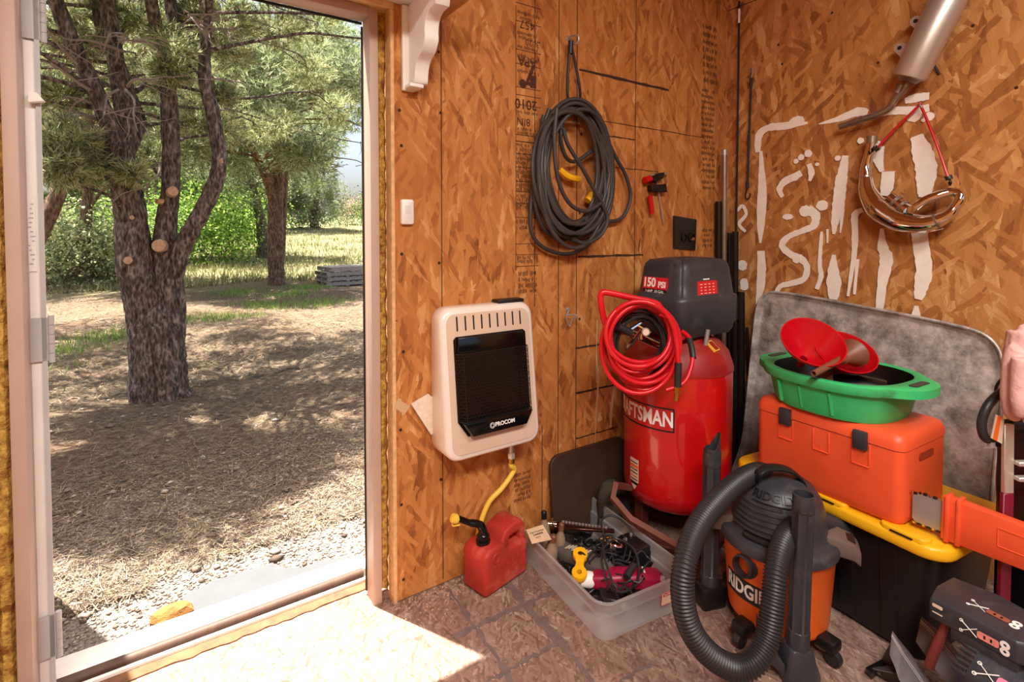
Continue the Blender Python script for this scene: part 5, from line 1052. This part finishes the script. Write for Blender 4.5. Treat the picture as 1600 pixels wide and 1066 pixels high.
xs = np.concatenate([np.linspace(-26, -8, 12), np.linspace(-7, 5, 60), np.linspace(6, 34, 18)]); ys = np.concatenate([np.linspace(.10, 8, 70), np.linspace(8.4, 20, 40), np.linspace(21, 70, 30)])
X, Y = np.meshgrid(xs, ys); Zg = gzv(X, Y); nx, ny = len(xs), len(ys); I = np.arange(nx*ny).reshape(ny, nx)
F = np.stack([I[:-1, :-1], I[:-1, 1:], I[1:, 1:], I[1:, :-1]], -1).reshape(-1, 4)
g = raw_mesh('ground', np.stack([X, Y, Zg], -1).reshape(-1, 3), F, t.mat); g['kind'] = 'structure'; g.data.polygons.foreach_set('use_smooth', [True]*len(F))
# concrete apron
APR = sorted((p.x, p.y) for p in (fl(x, y, GZ+.02) for x, y in ((285, 932), (330, 908), (380, 892), (425, 880), (450, 887), (472, 886), (505, 874), (540, 871), (580, 868))))
pts = [(APR[-1][0], .29)]+APR[::-1]+[(APR[0][0]-.05, .29)]
b = MB(); b.prism(pts, GZ-.05, GZ+.02); tag(b.build('concrete_apron', [M['concrete']], None, .004, 1), kind='structure')
b = MB(); rk = Z(-2.70, .50, GZ+.016); b.loft([[rk @ Vector((q*.075*math.cos(6.283*k/11)*random.uniform(.8, 1.15), q*.04*math.sin(6.283*k/11)*random.uniform(.8, 1.1), z)) for k in range(11)] for q, z in ((.9, -.02), (1, .012), (.75, .035), (.3, .045))]); tag(b.build('ochre_rock', [M['ochre']], ang=25), 'ochre yellow rock on the gravel at the edge of the concrete step', 'rock')
b = MB(); rk = gnd(155, 1008); b.loft([[rk+Vector((q*.06*math.cos(6.283*k/9)*random.uniform(.8, 1.15), q*.03*math.sin(6.283*k/9), z)) for k in range(9)] for q, z in ((.9, -.02), (1, .01), (.6, .026))]); tag(b.build('flat_rock', [M['ochre']], ang=25), 'flat brown rock at the door sill near the hinges', 'rock')
# gravel
rng = np.random.default_rng(3)
def scatter_rocks(name, n, xr, yr, r0, r1, mat, label):
    base = np.array([[1, 0, 0], [0, 1, 0], [-1, 0, 0], [0, -1, 0], [.1, .1, .8], [0, 0, -.8]]); fb = np.array([[0, 1, 4], [1, 2, 4], [2, 3, 4], [3, 0, 4], [1, 0, 5], [2, 1, 5], [3, 2, 5], [0, 3, 5]])
    x = rng.uniform(*xr, n); y = yr[0]+(yr[1]-yr[0])*rng.beta(1, 1.6, n); k_ = ~((x > APR[0][0]-.05) & (x < APR[-1][0]) & (y < np.interp(x, [a for a, c in APR], [c for a, c in APR])-.008)); x, y = x[k_], y[k_]; n = len(x); r = rng.uniform(r0, r1, n)*rng.uniform(.4, 1, n); a = rng.uniform(0, 6.28, n); sx = rng.uniform(.7, 1.4, n)
    V = base[None]*np.stack([r*sx, r, r*.6], -1)[:, None]*rng.uniform(.75, 1.25, (n, 6, 3)); c, s = np.cos(a), np.sin(a)
    W = np.stack([V[..., 0]*c[:, None]-V[..., 1]*s[:, None]+x[:, None], V[..., 0]*s[:, None]+V[..., 1]*c[:, None]+y[:, None], V[..., 2]+gzv(x, y)[:, None]+.3*r[:, None]], -1)
    o = raw_mesh(name, W.reshape(-1, 3), (fb[None]+6*np.arange(n)[:, None, None]).reshape(-1, 3), mat); tag(o, label, 'gravel', kind='stuff')
gm = NT('gravel_stone'); ge = gm.n('ShaderNodeNewGeometry'); gm.set(col=gm.ramp(ge.outputs['Random Per Island'], [(0, (84, 70, 62)), (.3, (128, 114, 102)), (.7, (160, 148, 134)), (1, (182, 172, 160))]), rough=.9, spec=.15)
scatter_rocks('gravel', 15000, (-3.6, -1.5), (.27, 2.3), .004, .012, gm.mat, 'pale gravel chips between the door and the needle litter')
scatter_rocks('gravel_stones', 420, (-3.6, -.8), (.5, 4.0), .012, .030, gm.mat, 'scattered fist-small stones among the pine litter')
# needle litter
def litter(name, n, yr, L, w, mat, label, cat='needle litter', zj=.02, pw=1.6):
    y = yr[0]+(yr[1]-yr[0])*rng.uniform(0, 1, n)**pw; hw = .55+(y+1.753)*.40; xc = -2.75+(y-1)*.13; x = xc+rng.uniform(-1, 1.05, n)*hw
    a = rng.uniform(0, 3.1416, n)+.35*np.sin(x*3+y*2); l = L*rng.uniform(.5, 1.2, n); dz = rng.uniform(-.25, .25, n)
    d = np.stack([np.cos(a), np.sin(a), dz], -1)*l[:, None]*.5; s = np.stack([-np.sin(a), np.cos(a), np.zeros(n)], -1)*w*.5
    k_ = ~((x > APR[0][0]-.1) & (x < APR[-1][0]+.1) & (y < .82)); x, y, a, l, d, s = x[k_], y[k_], a[k_], l[k_], d[k_], s[k_]; n = len(x); c = np.stack([x, y, gzv(x, y)+rng.uniform(.002, zj, n)], -1); V = np.stack([c-d-s, c-d+s, c+d], 1).reshape(-1, 3); o = raw_mesh(name, V, np.arange(3*n).reshape(-1, 3), mat); tag(o, label, cat, kind='stuff')
lm = leafm('litter', [(50, 40, 32), (84, 68, 54), (124, 104, 82), (168, 148, 118), (106, 88, 72)], .1)
litter('pine_litter', 46000, (.75, 6.5), .11, .0042, lm, 'dry brown pine needles covering the ground under the trees'); litter('pine_litter', 26000, (4, 13), .20, .010, lm, 'dry needles and twigs covering the shaded ground further back', pw=1.2)
grm = leafm('grass', [(92, 104, 52), (120, 126, 74), (150, 144, 104), (170, 154, 122)], .3)
def blades(name, n, fx, L, w, mat, label):
    x, y = fx(n); a = rng.uniform(0, 6.28, n); ln = rng.normal(0, .3, (n, 2)); l = L*rng.uniform(.4, 1.2, n); c = np.stack([x, y, gzv(x, y)], -1); s = np.stack([np.cos(a), np.sin(a), 0*a], -1)*w*.5
    V = np.stack([c-s, c+s, c+np.stack([ln[:, 0]*l, ln[:, 1]*l, l], -1)], 1).reshape(-1, 3); tag(raw_mesh(name, V, np.arange(3*n).reshape(-1, 3), mat), label, 'grass', kind='stuff')
def field(n):
    y = 14+26*rng.uniform(0, 1, n)**1.3; return rng.uniform(-10, 14, n)*(y/26)**.9+y*.06-1, y
blades('field_grass', 26000, field, .22, .03, grm, 'sunlit yellow green grass in the field beyond the trees')
def clump(n):
    k = rng.integers(0, 9, n); C = np.array([[-1.9, 8.2], [-.9, 9.6], [-3.3, 7.6], [.1, 9.5], [-1.2, 12.5], [-3.9, 6.5], [-.2, 11.0], [-4.2, 5.2], [.5, 12.4]]); return C[k, 0]+rng.normal(0, .32, n), C[k, 1]+rng.normal(0, .3, n)
blades('grass_clumps', 5000, clump, .10, .012, leafm('fresh_grass', [(90, 120, 50), (130, 164, 70), (170, 190, 100)]), 'low green grass clumps in the pine litter')
# ------------------------------------------------------------------ trees
def yb(x): return float(np.interp(x, [-6, -3.2, -2.55, -2.15, -1.6, 0], [1.5, 1.15, .80, 1.1, 1.5, 1.5]))
def okp(p):
    h = p.z-GZ; k = h/SUN.z; sx, sy = p.x-SUN.x*k, p.y-SUN.y*k; return sy > yb(sx)+.06 or sx > 1.2 or sx < -6
def tufts(centres, radii, ntuft, nneed, L, w, rng, flat=.75):
    """needle sprays: every cluster is a cloud of tufts, every tuft a burst of needles"""
    out = []
    for c, R in zip(centres, radii):
        u = rng.normal(size=(ntuft, 3)); u /= np.linalg.norm(u, axis=1)[:, None]; rad = R*rng.uniform(.25, 1, ntuft)**.6
        q = np.array(c)+u*rad[:, None]*np.array([1, 1, flat]); ax = u+np.array([0, 0, .35])+rng.normal(0, .3, (ntuft, 3)); ax /= np.linalg.norm(ax, axis=1)[:, None]
        d = ax[:, None]+rng.normal(0, .55, (ntuft, nneed, 3)); d /= np.linalg.norm(d, axis=2)[..., None]
        b0 = q[:, None]+ax[:, None]*(rng.uniform(-.5, .5, (ntuft, nneed, 1))*L*1.2); s = np.cross(d, rng.normal(size=(ntuft, nneed, 3))); s /= np.linalg.norm(s, axis=2)[..., None]+1e-9
        l = L*rng.uniform(.6, 1.2, (ntuft, nneed, 1)); out.append(np.stack([b0-s*w/2, b0+s*w/2, b0+d*l], 2).reshape(-1, 3))
    return np.concatenate(out)
NEED = leafm('pine_needles', [(60, 74, 48), (112, 128, 84), (164, 176, 122), (212, 214, 170), (178, 168, 116)], .5)
NEED2 = leafm('pale_needles', [(62, 78, 52), (116, 132, 88), (168, 178, 130), (214, 216, 178)], .5)
OAK = leafm('oak_leaves', [(40, 66, 22), (92, 132, 44), (146, 182, 76), (196, 214, 124)], .45)
DRY = leafm('dry_twigs', [(150, 120, 100), (190, 160, 140), (214, 190, 168)], .2)
BARK = bark('grey_bark', (44, 37, 33), (96, 85, 77), (176, 164, 156), 24); BARK2 = bark('brown_bark', (62, 48, 38), (118, 94, 76), (172, 148, 126), 14)
def limb(b, pts, px=None, n=14, y0=3.75):
    """pts: (px, py, width px, dy): a limb standing in the plane y = y0 + dy"""
    P3 = []; rs = []
    for x, y, w, dy in pts:
        p = plane(x, y, (0, y0+dy, 0), (0, 1, 0)); dpt = (p-CAM).dot(_fw); P3.append(p); rs.append(w*.5*dpt/CF)
    sm = smooth(P3, 5); R = []
    for i in range(len(sm)):
        q = i/5; k = min(int(q), len(rs)-2); R.append(rs[k]*(1-q+k)+rs[k+1]*(q-k))
    b.tube(sm, R, n, jit=.07); return sm
def twig(b, a, c, r0, r1, rnd, n=5):
    a, c = Vector(a), Vector(c); L = (c-a).length; m = [a.lerp(c, f)+Vector((rnd.uniform(-1, 1), rnd.uniform(-1, 1), rnd.uniform(-.3, 1)))*L*.09 for f in (.35, .7)]
    b.tube(smooth([a]+m+[c], 3), [r0+(r1-r0)*i/9 for i in range(10)], n, caps=False)
# the forked pinyon in front of the door
t = thing('pine_tree', 'grey forked pine trunk with pruned stubs standing in front of the doorway', 'tree', (-2.745, 3.75, gz(-2.745, 3.75)))
b = MB(); LB = []
LB.append(limb(b, [(252, 634, 96, 0), (249, 612, 80, 0), (247, 570, 74, 0), (245, 520, 74, 0), (243, 490, 60, 0), (243, 470, 26, .03)], n=26))
LB.append(limb(b, [(240, 590, 40, 0), (234, 545, 48, 0), (228, 500, 50, 0), (219, 450, 50, 0), (210, 410, 50, 0), (206, 350, 44, 0), (199, 300, 42, 0), (190, 255, 38, 0), (182, 225, 34, -.03)], n=20))
LB.append(limb(b, [(184, 235, 30, 0), (168, 190, 24, -.05), (148, 140, 24, -.1), (124, 90, 22, -.15), (98, 30, 22, -.2), (75, -30, 20, -.25), (40, -110, 16, -.3)]))
LB.append(limb(b, [(188, 245, 32, 0), (196, 200, 30, .05), (190, 150, 26, .1), (182, 100, 24, .12), (174, 50, 22, .15), (168, 0, 22, .2), (160, -90, 18, .2), (165, -200, 12, .3)]))
LB.append(limb(b, [(196, 240, 24, .1), (212, 205, 20, .2), (204, 160, 20, .3), (186, 100, 18, .35), (158, 40, 18, .4), (150, -40, 14, .4), (130, -150, 10, .5)]))
LB.append(limb(b, [(256, 590, 40, 0), (262, 545, 44, 0), (266, 500, 42, 0), (264, 450, 42, 0), (258, 400, 36, .02), (260, 350, 30, .04), (266, 300, 26, .05), (268, 250, 24, .05), (266, 200, 25, .06), (264, 150, 23, .06), (258, 100, 20, .05), (246, 50, 18, .04), (236, 0, 18, 0), (222, -90, 14, 0), (215, -200, 9, 0)], n=18))
LB.append(limb(b, [(264, 110, 16, .1), (272, 75, 18, .2), (270, 40, 18, .25), (266, 0, 17, .3), (262, -90, 13, .3), (270, -200, 8, .4)]))
LB.append(limb(b, [(270, 430, 30, -.02), (280, 398, 28, -.05), (296, 365, 26, -.1), (316, 330, 24, -.14), (334, 292, 24, -.18), (343, 255, 22, -.2), (339, 215, 20, -.2), (331, 170, 21, -.2), (321, 130, 19, -.2), (320, 80, 16, -.2), (326, 20, 13, -.2), (328, -60, 12, -.2), (340, -180, 8, -.1)], n=16))
limb(b, [(205, 262, 20, .1), (192, 240, 17, .1), (168, 232, 12, .1), (140, 214, 8, 0)]); limb(b, [(187, 226, 12, .15), (222, 200, 14, .3), (208, 150, 11, .4)])
b.build('trunk', [BARK], t, ang=70)
for px, py, r, dy, nn in ((248, 384, 11.5, -.11, (-.3, -1, .1)), (270, 299, 9, -.10, (.1, -1, .1)), (200, 407, 7, -.15, (-.1, -1, .05)), (247, 315, 5, -.02, (-.9, -.5, 0)), (347, 251, 6, -.24, (.9, -.6, .1)), (206, 340, 4, -.12, (0, -1, 0))):
    p = plane(px, py, (0, 3.75+dy, 0), (0, 1, 0)); k = (p-CAM).dot(_fw)/CF*r*.8; b = MB(); n = Vector(nn).normalized(); T = Matrix.Translation(p) @ n.to_track_quat('Z', 'Y').to_matrix().to_4x4(); b.lathe([(k*1.15, -.06), (k*1.08, -.004), (k, .012), (k*.55, .014), (.001, .013)], 18, 0, T); b.build('cut_stub', [M['cut']], t)
rnd = random.Random(21); cen = []; rad = []; b = MB(); allp = [p for l in LB for p in l]
def addc(p, R, connect=True):
    p = Vector(p)
    if not okp(p-Vector((0, R*.7, 0))): return
    cen.append(tuple(p)); rad.append(R)
    if connect:
        q = min((a for a in allp if a.z < p.z+.1 and a.z > .4), key=lambda a: (a-p).length+abs(a.z-p.z+.35)*.6); twig(b, q, p, .018, .006, rnd)
for px, py, dy, R in ((100, 215, -.3, .22), (120, 255, -.2, .22), (95, 262, -.4, .18), (150, 235, 0, .14), (205, 272, -.25, .07), (272, 82, -.2, .17), (265, 112, -.2, .12), (258, 58, .1, .12), (160, 20, .6, .2), (345, 150, .2, .14), (352, 70, 0, .2), (360, 30, .2, .25), (305, 20, .4, .2), (118, 60, .3, .22), (95, 150, .1, .18), (215, 30, .5, .2), (228, 120, .9, .2), (300, 190, .9, .25), (232, 250, 1.0, .2), (350, 205, .9, .22)):
    addc(plane(px, py, (0, 3.75+dy, 0), (0, 1, 0)), R)
for i in range(190):
    a = rnd.random()*6.283; R0 = 3.1*rnd.random()**.55; z = rnd.uniform(2.7, 6.2); p = Vector((-2.7+R0*math.cos(a), 4.3+R0*math.sin(a)*.95, z-.25*(R0/3)))
    if z < 3.3+.18*R0 and p.y < 5.5 and R0 < 2: continue
    addc(p, rnd.uniform(.24, .42))
for i in range(34):
    sx = rnd.uniform(-3.5, -2.0); sy = rnd.uniform(yb(sx)+.25, 2.6); h = rnd.uniform(3.5, 4.7)
    addc(Vector((sx, sy, GZ))+SUN*(h/SUN.z), rnd.uniform(.2, .34))
b.build('branch', [BARK], t); b = MB()
for (x, y, w, dy, x2, y2) in ((192, 80, 4, -.05, 110, 62), (170, 175, 5, 0, 100, 150), (160, 190, 6, 0, 92, 170), (168, 205, 6, -.05, 80, 180), (185, 140, 4, -.2, 160, 185), (200, 60, 4, -.3, 170, 50), (200, 135, 5, -.25, 235, 125), (185, 62, 4, -.25, 250, 68), (196, 140, 4, -.3, 215, 205), (322, 50, 4, -.3, 370, 45), (322, 55, 4, -.3, 300, 20), (330, 120, 4, -.2, 380, 130), (250, 255, 4, 0, 225, 300), (120, 100, 4, -.2, 70, 40), (140, 140, 5, -.2, 78, 96), (316, 45, 3, -.35, 285, 15), (318, 50, 3, -.35, 345, 15)):
    p, q = plane(x, y, (0, 3.75+dy, 0), (0, 1, 0)), plane(x2, y2, (0, 3.75+dy-.25, 0), (0, 1, 0)); twig(b, p, q, w*.5*5/CF, .004, rnd)
    for k in range(5):
        m = p.lerp(q, rnd.uniform(.3, .95)); twig(b, m, m+Vector((rnd.uniform(-.3, .3), rnd.uniform(-.2, .2), rnd.uniform(-.25, .12))), .006, .0025, rnd, 4)
b.build('dead_twig', [P('dead_wood', (136, 122, 112), .9)], t)
raw_mesh('needles', tufts(cen, rad, 90, 20, .09, .0085, rng), np.arange(3*90*20*len(cen)).reshape(-1, 3), NEED, t)['kind'] = 'stuff'
# other trees
def tree(name, label, px, py, trunk, crown, ncl, R, nt, nn, L, w, nmat, bmat, seed, hmin=1.2, flat=.75, stems=None, group=None, y0=None, keep=None, bare=()):
    base = gnd(px, py) if y0 is None else plane(px, py, (0, y0, 0), (0, 1, 0)); rnd = random.Random(seed); rg = np.random.default_rng(seed)
    t = thing(name, label, 'tree', (base.x, base.y, gz(base.x, base.y)), group); b = MB(); pl = []
    for s in stems:
        pl += limb(b, s, n=12, y0=base.y)
    b.build('trunk', [bmat], t, ang=70); b = MB(); C = []; RR = []
    (cx, cy, cz), (ax, ay, az) = crown; k = 0
    while len(C) < ncl and k < ncl*6:
        k += 1; u = Vector((rnd.gauss(0, 1), rnd.gauss(0, 1), rnd.gauss(0, 1))).normalized()*rnd.uniform(.25, 1)**.45; p = Vector((base.x+cx+u.x*ax, base.y+cy+u.y*ay, base.z+cz+u.z*az))
        if p.z < base.z+hmin or not okp(p) or (keep and not keep(p-base)): continue
        C.append(tuple(p)); RR.append(R*rnd.uniform(.7, 1.2)); q = min(pl, key=lambda a: (a-p).length+abs(a.z-p.z+.4)*.5)
        if rnd.random() < .75: twig(b, q, p, .03, .008, rnd, 4)
    for q, r in bare:
        twig(b, base+Vector(q), base+Vector(r), .03, .006, rnd, 4)
        for _ in range(5):
            m = Vector(q).lerp(Vector(r), rnd.uniform(.4, .95))+base; twig(b, m, m+Vector((rnd.uniform(-.2, .5), rnd.uniform(-.3, .3), rnd.uniform(-.45, .1))), .012, .005, rnd, 4)
    b.build('branch', [bmat], t)
    raw_mesh('needles', tufts(C, RR, nt, nn, L, w, rg, flat), np.arange(3*nt*nn*len(C)).reshape(-1, 3), nmat, t)['kind'] = 'stuff'
    return base
tree('pine_tree', 'straight twin-stemmed pine trunk near the wooden pallets', 432, 445, None, ((.3, -.3, 4.6), (3.6, 3.0, 2.6)), 210, .52, 60, 14, .17, .016, NEED2, BARK2, 31, 3.15, keep=lambda d: d.x < .9 or d.z > 4.5+.25*(d.x-.9), bare=[((.6, 0, 4.2), (2.9, -.4, 3.9)), ((.5, 0, 3.6), (2.6, -.2, 3.2)), ((.8, 0, 4.5), (3.2, .2, 4.4)), ((.4, 0, 3.2), (1.9, .3, 3.3))], stems=[[(433, 452, 28, 0), (432, 430, 24, 0), (430, 390, 23, 0), (430, 340, 23, 0), (432, 290, 22, 0), (436, 245, 21, 0), (440, 180, 18, 0), (450, 90, 14, 0), (455, 10, 9, 0)], [(436, 420, 14, .2), (441, 350, 13, .3), (444, 280, 12, .3), (450, 200, 11, .4), (470, 120, 8, .5)], [(429, 330, 13, -.2), (420, 290, 13, -.3), (408, 262, 11, -.5), (390, 220, 8, -.8)]])
tree('pine_tree', 'thin straight pine trunk rising from the dull undergrowth', 131, 441, None, ((.2, .2, 5.6), (3.2, 2.6, 2.6)), 105, .55, 44, 12, .19, .018, NEED, BARK2, 32, 2.6, stems=[[(132, 446, 20, 0), (131, 420, 18, 0), (133, 370, 17, 0), (137, 300, 15, 0), (138, 240, 14, 0), (138, 160, 12, 0), (140, 40, 9, 0)], [(137, 330, 6, 0), (158, 300, 5, -.2), (185, 280, 3, -.4)]])
tree('pine_tree', 'dark leaning trunk close behind the twin-stemmed pine', 411, 402, None, ((-.4, 0, 4.6), (3.4, 2.6, 2.6)), 90, .6, 44, 12, .22, .022, NEED2, BARK, 33, 1.6, stems=[[(410, 404, 20, 0), (411, 380, 17, 0), (408, 350, 16, 0), (402, 322, 13, 0), (398, 300, 10, 0), (380, 240, 8, 0)]])
tree('juniper_tree', 'rounded pale juniper beyond the field, above the wooden pallets', 492, 356, None, ((0, 0, 2.4), (2.6, 2.0, 2.1)), 90, .55, 50, 12, .18, .022, NEED2, BARK2, 34, .5, .9, stems=[[(492, 358, 14, 0), (490, 335, 12, 0), (496, 300, 8, 0)]])
tree('juniper_tree', 'green juniper far back between the forked pine and the leaning trunk', 365, 365, None, ((0, 0, 2.6), (3.4, 2.0, 2.5)), 80, .7, 44, 12, .24, .03, NEED2, BARK2, 35, .4, .9, stems=[[(365, 368, 14, 0), (366, 340, 12, 0), (364, 300, 8, 0)]])
tree('pine_tree', 'reddish leaning trunk half hidden by the open door edge', 84, 330, None, ((.3, .3, 3.6), (2.2, 2.0, 2.0)), 60, .45, 44, 14, .14, .013, NEED, BARK2, 36, 1.5, y0=8.2, stems=[[(20, 470, 32, 0), (44, 400, 28, 0), (76, 335, 24, 0), (97, 290, 20, 0), (116, 245, 16, 0), (140, 170, 10, 0)]])
for i, (px, py, sc, nm, lb) in enumerate(((190, 366, 1.25, NEED, 'tall dark pine far behind the thickest stem of the forked trunk'), (300, 362, 1.35, NEED2, 'tall pale pine far behind the bent limb of the forked pine'), (255, 352, 1.5, NEED2, 'distant tall pine seen between the limbs of the forked trunk'), (110, 360, 1.3, NEED2, 'bushy pine far behind the thin straight trunk'), (440, 345, 1.5, NEED2, 'distant pine crown behind the twin-stemmed trunk'))):
    tree('pine_tree', lb, px, py, None, ((0, 0, 5.0*sc), (3.2*sc, 2.4*sc, 4.2*sc)), 95, .85*sc, 40, 11, .30*sc, .04*sc, nm, BARK2, 50+i, 1.0, .85, group=None, stems=[[(px, py+2, 14, 0), (px+2, py-60, 12, 0), (px-2, py-150, 9, 0), (px+2, py-260, 6, 0)]])
# leafy oak scrub, dry shrub
def shrub(name, label, spots, n, L, mat, seed, zs=(.1, 1.5), rad=.7, twm=BARK2):
    rg = np.random.default_rng(seed); rnd = random.Random(seed); p0 = gnd(*spots[0]); t = thing(name, label, 'shrub', (p0.x, p0.y, gz(p0.x, p0.y))); V = []; b = MB()
    for s in spots:
        p = gnd(*s); m = n//len(spots); c = rg.normal(size=(m, 3))*np.array([rad, rad, (zs[1]-zs[0])*.3])+np.array([p.x, p.y, p.z+(zs[0]+zs[1])/2]); c[:, 2] = np.maximum(c[:, 2], p.z+.05)
        d = rg.normal(size=(m, 3)); d /= np.linalg.norm(d, axis=1)[:, None]; s_ = np.cross(d, rg.normal(size=(m, 3))); s_ /= np.linalg.norm(s_, axis=1)[:, None]; l = L*rg.uniform(.6, 1.2, (m, 1))
        V.append(np.stack([c-d*l*.5, c+s_*l*.35, c+d*l*.5, c-s_*l*.35], 1).reshape(-1, 3))
        for k in range(7): twig(b, p+Vector((rnd.uniform(-.2, .2), rnd.uniform(-.2, .2), 0)), p+Vector((rnd.gauss(0, rad*.8), rnd.gauss(0, rad*.8), rnd.uniform(zs[0]+.2, zs[1]))), .02, .006, rnd, 4)
    b.build('stem', [twm], t); V = np.concatenate(V); raw_mesh('foliage', V, np.arange(len(V)).reshape(-1, 4), mat, t)['kind'] = 'stuff'
shrub('oak_shrub', 'bright green leafy oak scrub behind the forked pine', [(295, 412), (320, 410), (345, 405), (370, 398), (285, 405), (385, 392)], 15000, .11, OAK, 61, (.05, 2.5), .8)
shrub('oak_shrub', 'bright green leafy bush between the thin trunk and the forked pine', [(180, 425), (205, 420), (160, 428), (220, 415)], 8000, .10, OAK, 62, (.05, 1.9), .7)
shrub('scrub_bush', 'tangled dull green undergrowth beside the open door edge', [(95, 446), (110, 440), (120, 430), (150, 438), (85, 440), (170, 440), (190, 436), (100, 425)], 15000, .085, NEED, 63, (.05, 1.7), .6)
shrub('dry_shrub', 'leafless pinkish dry shrub at the far edge of the field', [(552, 352), (540, 354), (566, 352)], 3200, .10, DRY, 64, (.6, 2.8), .55)
shrub('scrub_bush', 'low grey green brush along the far edge of the field', [(380, 362), (400, 360), (470, 356), (510, 354), (530, 352)], 5000, .16, NEED2, 65, (.1, 1.0), 1.2)
shrub('scrub_bush', 'dense green bush beyond the pallets against the door jamb', [(572, 352), (590, 352)], 2600, .14, OAK, 66, (.1, 2.2), .8)
# pallets
p0 = gnd(508, 448); pz = gz(p0.x+.6, p0.y+.5); prnd = random.Random(4)
for k in range(4):
    z = pz+.01+k*.135; dx = prnd.uniform(-.05, .05); t = thing('wooden_pallet', ('weathered grey pallet, topmost of the stack by the pines', 'weathered grey pallet, second from the top of the stack', 'weathered grey pallet, second from the bottom of the stack', 'weathered grey pallet lying on the ground under the stack')[3-k], 'pallet', (p0.x+.62+dx, p0.y+.5, z), 'stacked pallets')
    T = TR(p0.x+.62+dx, p0.y+.5, z, 6+prnd.uniform(-4, 4)); 
    for y in (-.48, 0, .48): b = MB(T); b.box((0, y, .062), (1.16, .04, .085)); b.build('stringer', [M['pallet']], t)
    for i in range(7): b = MB(T); b.box((-.53+i*.177, 0, .115), (.10, 1.02, .018)); b.build('deck_board', [M['pallet']], t)
    for i in range(3): b = MB(T); b.box((-.5+i*.5, 0, .010), (.10, 1.02, .018)); b.build('bottom_board', [M['pallet']], t)
# ================================================================== light, sky, camera
w = bpy.data.worlds.new('sky'); SC.world = w; w.use_nodes = True; nt = w.node_tree; bg = nt.nodes['Background']; sk = nt.nodes.new('ShaderNodeTexSky'); sk.sky_type = 'NISHITA'; sk.sun_disc = False
sk.sun_elevation = math.asin(SUN.z); sk.sun_rotation = math.atan2(SUN.x, SUN.y); sk.air_density = 1.0; sk.dust_density = 6.0; sk.ozone_density = 1; nt.links.new(sk.outputs[0], bg.inputs[0]); bg.inputs[1].default_value = .34
sl = bpy.data.lights.new('sun', 'SUN'); sl.energy = 25; sl.angle = R_(.55); sl.color = (1, .95, .87); so = bpy.data.objects.new('sun', sl); COL.objects.link(so); so.rotation_euler = SUN.to_track_quat('Z', 'Y').to_euler()
def area_light(name, loc, sx, sy, e, col=(1, .95, .88), tgt=None):
    l = bpy.data.lights.new(name, 'AREA'); l.shape = 'RECTANGLE'; l.size = sx; l.size_y = sy; l.energy = e; l.color = col; o = bpy.data.objects.new(name, l); COL.objects.link(o); o.location = loc
    if tgt: o.rotation_euler = (Vector(loc)-Vector(tgt)).to_track_quat('Z', 'Y').to_euler()
area_light('fill_light', (-3.2, -2.6, CE-.06), 1.2, .5, 122); area_light('fill_light', (-1.7, -2.4, CE-.06), 1.2, .4, 58)  # unseen area lights added under the ceiling to brighten the interior
cd = bpy.data.cameras.new('camera'); co_ = bpy.data.objects.new('camera', cd); COL.objects.link(co_); cd.sensor_fit = 'HORIZONTAL'; cd.sensor_width = 36; cd.lens = 36*CF/1600; cd.shift_y = SHY; cd.clip_start = .02; cd.clip_end = 300
co_.location = CAM; co_.rotation_euler = (R_(90)-TILT, 0, -YAW); SC.camera = co_
SC.view_settings.view_transform = 'Standard'; SC.view_settings.look = 'None'; SC.view_settings.gamma = 1; SC.view_settings.use_curve_mapping = False; SC.view_settings.exposure = 0.0
SC.cycles.use_denoising = True; SC.cycles.max_bounces = 7; SC.cycles.diffuse_bounces = 4; SC.cycles.glossy_bounces = 3; SC.cycles.transmission_bounces = 4; SC.cycles.transparent_max_bounces = 8; SC.cycles.caustics_reflective = False; SC.cycles.caustics_refractive = False; SC.cycles.sample_clamp_indirect = 6

# one mesh things: a thing whose only part is itself becomes that mesh
for o in list(SC.objects):
    if o.type == 'EMPTY' and o.parent is None and len(o.children) == 1 and not o.children[0].children and o.get('label'):
        c = o.children[0]; nm = o.name; props = {k: o[k] for k in ('label', 'category', 'group', 'kind') if k in o}; L = o.location.copy(); off = c.location.copy()
        c.parent = None; c.location = L+off; bpy.data.objects.remove(o); c.name = nm
        for k, v in props.items(): c[k] = v
